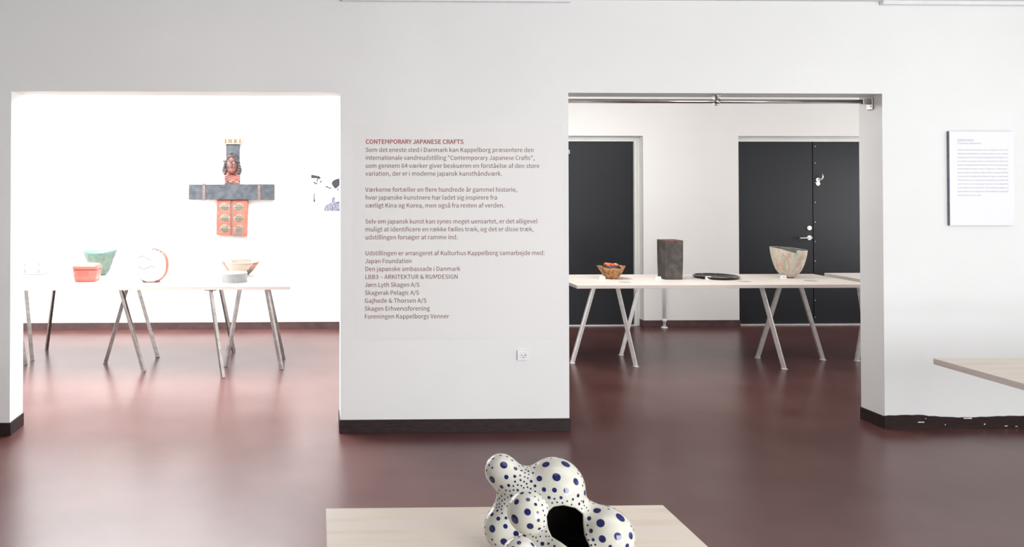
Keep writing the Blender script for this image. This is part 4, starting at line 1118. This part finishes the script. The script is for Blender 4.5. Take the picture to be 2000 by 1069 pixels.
# --- white disc vase
c, u = spot(294.5, 552, 6)
o = thing('disc_vase', 'round white disc vase with an orange rim standing on edge on the left table', 'vase', c)
def outline(s, y, ox=0, oz=0, n=56):
    R = 33 * u * s
    pts = []
    for i in range(n):
        t = 2 * math.pi * i / n
        e = 2.35
        r = R / (abs(math.cos(t)) ** e + abs(math.sin(t)) ** e) ** (1 / e)
        z = r * math.sin(t) + 33 * u
        zz = max(z, .0) if s > .9 else z
        if s > .9 and z < 3.2 * u: zz = 0.5 * max(z - 3.2 * u, -3.2 * u) * 0 + max(0, min(z, 3.2 * u)) * .3
        pts.append((r * math.cos(t) + ox * u, y, zz + oz * u))
    return pts
rings = [outline(.82, -.062, -1.3, 2.0), outline(.87, -.058, -1, 1.2), outline(.93, -.047, -.5, .4), outline(.985, -.03), outline(1, 0), outline(.985, .03), outline(.93, .055), outline(.6, .066)]
m = MB().loft(rings, mis=[0, 0, 1, 1, 1, 1, 0], cap0=True, cap1=True)
build(m, 'vase_body', [M['white_glaze'], M['peach']], o)
m = MB()
def fp(zx, zy):
    return ((zx - 528) / 11.87 * u, -.0645, (975 - zy) / 11.87 * u)
m.path([fp(*q) for q in ((250, 590), (300, 630), (400, 665), (440, 635), (520, 600), (590, 598), (635, 605))], .0012, 6)
m.path([fp(*q) for q in ((270, 400), (350, 350), (430, 390), (540, 460))], .0008, 6)
m.path([fp(*q) for q in ((330, 510), (310, 570), (340, 590))], .0007, 6)
build(m, 'drawn_line', M['taupe'], o)
m = MB()
for zx, zy in ((570, 190), (610, 180), (650, 195), (690, 215), (690, 235), (745, 248), (640, 215), (560, 205)):
    q = fp(zx, zy)
    m.tube((q[0], -.040, q[2] - .5 * u), (q[0] + .012, -.042, q[2] - .8 * u), .004, 6)
build(m, 'rim_mark', M['band'], o)

# --- dotted cup, half behind the left jamb
c, u = spot(57, 537.2, 24)
o = thing('dotted_pot', 'white square pot with pale blue rings half hidden by the left jamb', 'pot', c)
m = MB()
lathe(m, [(0, 0), (25 * u, 0), (27 * u, 2 * u), (28 * u, 15 * u), (27.5 * u, 27 * u), (25.5 * u, 29.5 * u), (23 * u, 29 * u), (22 * u, 10 * u), (0, 8 * u)], 64, sq=3)
build(m, 'pot_body', M['white_glaze'], o)
m = MB()
for dx in (-26.5, -9, 18):
    for dz in (20, 8):
        yq = -28.1 * u if abs(dx) < 20 else -27 * u
        pts = [(dx * u + 2.5 * u * math.cos(t), yq + .002 * (dx > 15), dz * u + 2.9 * u * math.sin(t)) for t in np.linspace(-2.4, 2.4, 16)]
        m.path(pts, .0032, 6)
build(m, 'ring_pattern', M['blue_ring'], o)

# --- cream bowl with patches
c, u = spot(468, 541, 13)
o = thing('patchwork_bowl', 'cream bowl with peach patches and a taupe facet behind the ridged tin', 'bowl', c)
P = [(0, 0), (13, 0), (17, 3), (23, 9), (28, 15), (33, 22), (38, 29)]
m = MB()
n = 60
rings = []
allp = [(a * u, b * u) for a, b in P] + [(a * u - .006, b * u + .001) for a, b in P[::-1][:-2]] + [(.001, 3 * u)]
for j, (r, z) in enumerate(allp):
    rings.append([(r * math.cos(2 * math.pi * i / n) * (1 + .02 * math.cos(8 * math.pi * i / n)), r * math.sin(2 * math.pi * i / n), z + (z / (29 * u)) ** 2 * .8 * u * math.sin(4 * math.pi * i / n)) for i in range(n)])
for j in range(len(rings) - 1):
    for i in range(n):
        deg = (i + .5) * 360 / n - 360 if i * 360 / n > 180 else (i + .5) * 360 / n      # -90 faces the camera
        inner = j >= len(P)
        mi = 0
        if not inner:
            if -80 + 8 * j < deg < 12 and j <= 4 - (deg < -48) - (deg < -62): mi = 2
            if -42 < deg < -5 and j >= 4: mi = 1
            if -165 < deg < -140 and j >= 2: mi = 1
        else:
            if 55 < deg < 125 and j < len(P) + 4: mi = 1
        k = (i + 1) % n
        m.add([rings[j][i], rings[j][k], rings[j + 1][k], rings[j + 1][i]], [(0, 1, 2, 3)], mi, True)
build(m, 'bowl_body', [M['cream'], M['peach'], M['taupe']], o)

# --- ridged tin
c, u = spot(454.5, 554, 26)
o = thing('ridged_tin', 'low round ridged silver container at the front of the left table', 'container', c)
prof = [(0, 0), (25.5 * u, 0)]
N = 11
hh = 17.6 * u
for k in range(N):
    z0, z1 = hh * k / N, hh * (k + 1) / N
    e = z1 - z0
    prof += [(25.8 * u, z0 + e * .05), (26.4 * u, z0 + e * .2), (26.4 * u, z0 + e * .78), (25.8 * u, z0 + e * .95)]
prof += [(25.4 * u, hh)]
m = MB(); lathe(m, prof + [(0, hh)], 64)
build(m, 'ringed_wall', M['silver'], o)
m = MB(); lathe(m, [(0, hh), (25.9 * u, hh), (26.2 * u, hh + .4 * u), (26 * u, hh + 1.2 * u), (24 * u, hh + 1.5 * u), (0, hh + 1.5 * u)], 64)
build(m, 'white_lid', M['white_glaze'], o)

card(499, 540.6, .036, .026, 'tiny white place card right of the patchwork bowl', .2)
card(52, 549, .05, .05, 'white place card beside the left jamb in front of the dotted pot', .1)

# --- rough brown bowl with inner bowl
c, u = spot(1198, 545.5, 11)
o = thing('rough_bowl', 'rough ochre bowl holding a blackened inner bowl glowing orange inside', 'bowl', c)
P = [(0, 0), (11, 0), (12.5, 1.5), (15.5, 6), (19, 12), (22.5, 18), (26, 24)]
def rough(t, r, z, j):
    k = z / (24 * u)
    w_ = 1 + .03 * math.sin(3 * t + j) * .5 + .025 * math.sin(7 * t + 1.3 * j) * .6
    return r * (1 + (w_ - 1) * (k > .05)), z + (k ** 2) * u * (1.8 * math.cos(2 * t) - .7 * math.sin(5 * t + .8))
m = MB()
pin = [(a * u - .012, b * u - .001) for a, b in P[::-1][:4]] + [(8 * u, 6 * u), (.001, 5 * u)]
lathe(m, [(a * u, b * u) for a, b in P] + pin, 64, rough, sq=.5)
build(m, 'outer_bowl', M['ochre'], o)
def rough2(t, r, z, j):
    k = max(0, z / (28 * u))
    return r * (1 + .04 * math.sin(4 * t + j) + .03 * math.sin(9 * t)), z + (k ** 3) * u * (1.6 * math.sin(t) + .7 * math.sin(4 * t) + .4 * math.sin(9 * t + 2))
m = MB()
lathe(m, [(0, 7 * u), (10 * u, 7 * u), (16.5 * u, 17 * u), (17.5 * u, 22 * u), (15.5 * u, 26.5 * u), (14.2 * u, 28 * u)], 64, rough2)
lathe(m, [(14.2 * u, 28 * u), (13 * u, 27.6 * u), (13.6 * u, 22 * u), (10 * u, 13 * u), (.001, 11 * u)], 64, rough2, mi=1)
build(m, 'inner_bowl', [M['burnt'], M['ember']], o)

# --- square pot
c, u = spot(1317, 546.8, 0)
c = c + Vector((0, .085, 0))
o = thing('square_vase', 'tall square grey brown stoneware vase with a rust coloured rim', 'vase', c)
hw_, hb_, ht_ = .083, .083, .363
t_ = .011
m = MB()
def sqr(h_, z, e=0): return [(-h_, -h_, z), (h_, -h_, z), (h_, h_, z), (-h_, h_, z)]
rings = [sqr(.080, 0), sqr(.084, ht_ * .5), sqr(.085, ht_ - .003)]
m.loft(rings, cap0=True, smooth=False)
m.loft([sqr(.085, ht_ - .003), sqr(.0845, ht_), sqr(.0845 - t_, ht_), sqr(.073, ht_ - .02)], mi=1, smooth=False)
m.loft([sqr(.073, ht_ - .02), sqr(.072, .02)], mi=1, cap1=True, smooth=False)
build(m, 'vase_body', [M['iron'], M['rust']], o, bevel=.0025)

# --- black plate
c, u = spot(1420.5, 548, 43)
o = thing('lacquer_plate', 'wide shallow black lacquer plate lying on the right table', 'plate', c)
m = MB()
lathe(m, [(0, 0), (38 * u, 0), (41 * u, 1.2 * u), (43 * u, 3.4 * u), (43.5 * u, 4.6 * u), (43 * u, 5 * u), (42.2 * u, 4.6 * u), (39.5 * u, 2.6 * u), (34 * u, 1.2 * u), (31 * u, 1.0 * u), (.001, 1.0 * u)], 80)
build(m, 'plate_body', M['lacquer'], o)
m = MB()
for t in (-.4, 1.1, 1.75, 2.4):
    m.tube((41 * u * math.cos(t), 41 * u * math.sin(t), 4.2 * u), (42 * u * math.cos(t), 42 * u * math.sin(t), 4.9 * u), .003, 8)
build(m, 'rim_highlights', M['steel_white'], o)  # small bright pieces stand in for the highlights on the plate

# --- large mottled bowl
c, u = spot(1546, 543.8, 9)
o = thing('mottled_bowl', 'tall mottled green and pink bowl with a notched rim before the black doors', 'bowl', c)
P = [(9.6, 2.2), (14, 5), (18.2, 9.5), (22.6, 16), (26.6, 26), (29.8, 37), (31.8, 48), (32.8, 57.5)]
def notch(t, r, z, j):
    k = max(0, z / (57.5 * u))
    d_ = (math.degrees(t) + 180) % 360 - 180
    nz = 0
    if -150 < d_ < -99: nz = (d_ + 150) / 51
    elif -99 <= d_ < -96: nz = (-96 - d_) / 3
    dz = (k ** 3) * u * (-2.0 * math.cos(t) - 5.6 * nz * 1.0 + 1.3 * math.sin(t))
    return r * (1 + .01 * math.sin(3 * t)), z + dz
shift = lambda pr_: pr_
m = MB()
lathe(m, [(a * u, b * u) for a, b in P], 120, notch)
lathe(m, [(32.8 * u, 57.5 * u), (32.6 * u, 58.2 * u), (32 * u, 57.8 * u)], 120, notch)
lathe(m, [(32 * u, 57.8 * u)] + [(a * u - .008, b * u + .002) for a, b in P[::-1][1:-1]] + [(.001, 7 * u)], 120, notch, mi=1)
bmw = build(m, 'bowl_body', [M['mottle'], M['bowl_in']], o)
bmw.location.x = 2.4 * u * 0
m = MB(); lathe(m, [(0, 0), (9.2 * u, 0), (9.6 * u, .4 * u), (9.6 * u, 2.2 * u), (0, 2.4 * u)], 40)
build(m, 'foot_ring', M['foot_red'], o)

card(1176.5, 546.6, .052, .03, 'white place card at the left foot of the rough ochre bowl')
card(1286, 547.0, .050, .03, 'white place card at the left foot of the square stoneware vase')
card(1384, 546.3, .052, .03, 'white place card at the left edge of the black plate')
card(1530.5, 544.5, .05, .032, 'white place card at the left foot of the mottled bowl')

# ================================================================== SPOTTED SCULPTURE
def lobe(zx, zy, rz_, Y):
    p = at(900 + zx / 5, 860 + zy / 5, Y=Y)
    return (p.x, p.y, p.z, rz_ / 5 * Y / F)
LOB = [lobe(402, 306, 166, 1.83), lobe(928, 462, 280, 1.80), lobe(662, 708, 205, 1.655), lobe(408, 868, 186, 1.80), lobe(1432, 925, 256, 1.74),
       lobe(588, 1138, 184, 1.545), lobe(960, 760, 230, 1.80), lobe(1130, 1010, 235, 1.80), lobe(760, 1080, 230, 1.76), lobe(1050, 1150, 190, 1.70),
       lobe(560, 450, 120, 1.80), lobe(470, 650, 105, 1.82), lobe(740, 520, 150, 1.80), lobe(1290, 800, 120, 1.78)]
def solid(x, y, z, k=.042):
    d = None
    for (a, b, c_, r) in LOB:
        e = np.sqrt((x - a) ** 2 + (y - b) ** 2 + (z - c_) ** 2) - r
        d = e if d is None else smin(d, e, k)
    return np.maximum(d, TZ + .001 - z)
HOLE = [(835, 750), (858, 690), (905, 648), (1000, 634), (1120, 662), (1192, 722), (1196, 830), (1208, 930), (1262, 1050), (1290, 1140), (1120, 1110), (1045, 1052), (975, 1000), (885, 945), (848, 860)]
HY = 1.66
HP = [at(900 + a / 5, 860 + b / 5, Y=HY) for a, b in HOLE]
HX = np.array([p.x for p in HP]); HZ = np.array([p.z for p in HP])
def hole_d(x, z):
    """signed distance to the opening outline (negative inside)"""
    best = np.full(x.shape, 1e9); inside = np.zeros(x.shape, bool)
    n_ = len(HX)
    for i in range(n_):
        ax_, az_, bx_, bz_ = HX[i], HZ[i], HX[(i + 1) % n_], HZ[(i + 1) % n_]
        ex, ez = bx_ - ax_, bz_ - az_
        t = np.clip(((x - ax_) * ex + (z - az_) * ez) / (ex * ex + ez * ez), 0, 1)
        best = np.minimum(best, np.hypot(x - ax_ - t * ex, z - az_ - t * ez))
        cnd = ((az_ > z) != (bz_ > z)) & (x < (bx_ - ax_) * (z - az_) / (bz_ - az_ + 1e-12) + ax_)
        inside ^= cnd
    return np.where(inside, -best, best)
WALL = .006
def sculpt(x, y, z):
    d = solid(x, y, z)
    sh_ = np.maximum(d, -(d + WALL))
    # the opening follows the line of sight of its maker's front view: a tapering cut from the front
    s_ = HY / y
    cut = np.maximum(hole_d(x * s_, H + (z - H) * s_), y - 1.80)
    return -smin(-sh_, cut + .001, .004)
xs_ = [l[0] for l in LOB]
lo = (min(l[0] - l[3] for l in LOB) - .012, min(l[1] - l[3] for l in LOB) - .012, TZ - .004)
hi = (max(l[0] + l[3] for l in LOB) + .012, max(l[1] + l[3] for l in LOB) + .012, max(l[2] + l[3] for l in LOB) + .012)
base = Vector(((lo[0] + hi[0]) / 2, (lo[1] + hi[1]) / 2, TZ))
sp = thing('spotted_sculpture', 'bulbous ivory ceramic sculpture with cobalt dots on the foreground table', 'sculpture', base)
inv = Matrix.Translation(-base)
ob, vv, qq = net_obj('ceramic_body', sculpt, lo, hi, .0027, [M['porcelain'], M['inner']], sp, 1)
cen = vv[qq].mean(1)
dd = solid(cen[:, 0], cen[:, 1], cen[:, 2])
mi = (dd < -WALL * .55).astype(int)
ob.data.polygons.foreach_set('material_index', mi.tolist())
ob.data.transform(inv)
# dots: thin glaze discs laid on the surface
def dn(p):
    e = .001
    q = np.array([[p[0] + e, p[1], p[2]], [p[0] - e, p[1], p[2]], [p[0], p[1] + e, p[2]], [p[0], p[1] - e, p[2]], [p[0], p[1], p[2] + e], [p[0], p[1], p[2] - e]])
    v = solid(q[:, 0], q[:, 1], q[:, 2])
    return Vector((v[0] - v[1], v[2] - v[3], v[4] - v[5])).normalized()
def s1(p):
    return float(solid(np.array([p[0]]), np.array([p[1]]), np.array([p[2]]))[0])
SP = '''420,243,36 550,196,26 535,279,20 606,253,12 305,388,35 445,362,21 527,355,15 580,346,10 530,406,10 584,392,10 618,407,9 593,299,10 627,321,9 660,304,10 398,458,19 468,444,15 514,449,9 557,439,9 592,446,8 644,427,9 625,360,9 655,372,9 688,403,14 725,448,14 683,476,9 652,461,8 615,467,8 636,288,8 648,266,7 830,237,38 1025,232,45 768,376,28 935,362,40 1126,407,34 813,484,21 915,489,23 1032,494,28 1146,543,18 1212,515,26 862,562,16 915,574,10 979,563,16 1095,580,13 1156,624,14 1039,598,9 1082,630,9 1129,651,9 893,614,9 941,608,9 993,614,9 835,611,10 801,570,9 767,531,10 729,507,10 759,587,8 724,552,8 674,514,15 597,517,21 657,581,21 543,603,29 498,548,19 652,703,32 525,775,46 678,843,33 731,628,16 795,635,10 844,663,10 805,690,10 752,712,15 759,785,16 820,735,9 814,794,10 768,867,17 814,846,10 300,518,26 357,517,13 399,547,9 377,570,9 358,584,9 430,530,9 441,492,10 480,497,8 516,489,9 556,490,12 403,594,8 378,624,8 402,646,8 397,677,8 429,580,8 427,623,8 357,690,12 304,727,20 366,768,20 306,867,35 436,843,22 540,915,27 441,762,15 403,715,9 423,995,36 280,1015,34 622,935,18 678,922,10 705,943,8 735,953,8 1332,688,37 1560,755,48 1364,811,41 1255,766,21 1272,887,21 1382,967,34 1536,943,38 1661,934,34 1293,974,15 1239,833,10 1208,757,9 1208,810,9 1210,868,9 1226,924,10 1248,976,9 1275,1028,10 1314,1023,10 1461,1040,17 1626,1035,24 1197,603,15 1181,671,8 1200,712,8 570,1003,22 702,1020,24 500,968,16 863,941,8 834,895,9 892,977,9 937,994,9 987,1020,10 857,1012,13 797,1013,20 915,1037,13 750,987,8 833,942,8 777,942,8 333,604,8 352,630,8 372,655,8 346,660,8 458,560,8 705,322,10 1228,660,7 1245,690,7 1205,640,8 1178,596,8'''
dots = []
O = CM.translation
for tok in SP.split():
    a, b, r = map(float, tok.split(','))
    d = ray(900 + a / 5, 860 + b / 5).normalized()
    t = 1.45
    ok = False
    for _ in range(90):
        p = O + d * t
        s_ = s1(p)
        if s_ < .0002: ok = True; break
        t += s_ * .8
        if t > 2.3: break
    if ok:
        dots.append((p, max(.0014, r / 5 * p.y / F)))
n_seen = len(dots)
# elsewhere the same pattern goes on: large on the lobes, small in the necks
rs = random.Random(11)
cand = vv[(solid(vv[:, 0], vv[:, 1], vv[:, 2]) > -.001) & (vv[:, 2] > TZ + .012)]
idxs = list(range(len(cand))); rs.shuffle(idxs)
P_ = np.array([tuple(p) for p, r in dots]); R_ = np.array([r for p, r in dots])
def smooth_gap(p):
    e = sorted(math.sqrt((p[0] - a) ** 2 + (p[1] - b) ** 2 + (p[2] - c_) ** 2) - r for a, b, c_, r in LOB)
    return e[1] - e[0]
for i in idxs[:9000]:
    p = cand[i]
    g_ = smooth_gap(p)
    r = min(.0095, .0019 + max(0, g_ - .012) * .13)
    front = dn(p).dot(Vector((p[0], p[1], p[2] - H)).normalized()) < -.15
    if front: r = min(r, .0026)
    dist = np.sqrt(((P_ - p) ** 2).sum(1))
    if np.all(dist > (r + R_) * 1.0 + np.maximum(r, R_) * 1.35 + .0018):
        P_ = np.vstack([P_, p]); R_ = np.append(R_, r)
        dots.append((Vector(p), r))
    if len(dots) > 620: break
m = MB()
for p, r in dots:
    nrm = dn(p)
    a = nrm.orthogonal().normalized(); b = nrm.cross(a)
    n_ = 20 if r > .004 else 12
    rings = [(0.0, 1)] + [(f_, n_) for f_ in ((.33, .66, 1.0) if r > .004 else (1.0,))]
    vs = [p]; 
    for f_, k in rings[1:]:
        vs += [p + (a * math.cos(2 * math.pi * j / n_) + b * math.sin(2 * math.pi * j / n_)) * r * f_ for j in range(n_)]
    arr = np.array([tuple(v) for v in vs])
    for _ in range(3):
        x, y, z = arr.T
        e = .0008
        d_ = solid(x, y, z) - .00028
        g_ = np.stack([solid(x + e, y, z) - solid(x - e, y, z), solid(x, y + e, z) - solid(x, y - e, z), solid(x, y, z + e) - solid(x, y, z - e)], 1) / (2 * e)
        arr = arr - g_ * d_[:, None] / np.maximum((g_ ** 2).sum(1), .3)[:, None]
    # keep dots clear of the opening
    s_ = HY / arr[:, 1]
    hd = np.where(arr[:, 1] < 1.80, hole_d(arr[:, 0] * s_, H + (arr[:, 2] - H) * s_), 1)
    if hd.min() < .0015: continue
    fc = [(0, 1 + j, 1 + (j + 1) % n_) for j in range(n_)]
    for q in range(len(rings) - 2):
        o1, o2 = 1 + q * n_, 1 + (q + 1) * n_
        fc += [(o1 + j, o2 + j, o2 + (j + 1) % n_, o1 + (j + 1) % n_) for j in range(n_)]
    m.add((arr - np.array(base)).tolist(), fc, 0, True)
dot_obj = build(m, 'dot_pattern', M['cobalt'], sp)
dot_obj['kind'] = 'stuff'
bpy.context.view_layer.update()

# small print, pricks and painted marks stay joined as one part each
SMALL_PIECES = ('text_line', 'heading', 'dark_areas', 'grey_areas', 'dark_strokes', 'triangle_pattern', 'line_pattern', 'pricked_holes', 'ring_pattern',
                'rim_mark', 'drawn_line', 'pin_holes', 'carved_letters', 'tooth_edge', 'paint_chips', 'rim_highlights')
for o_ in bpy.data.objects:
    if o_.parent is not None and o_.name.split('.')[0] in SMALL_PIECES:
        o_['kind'] = 'stuff'
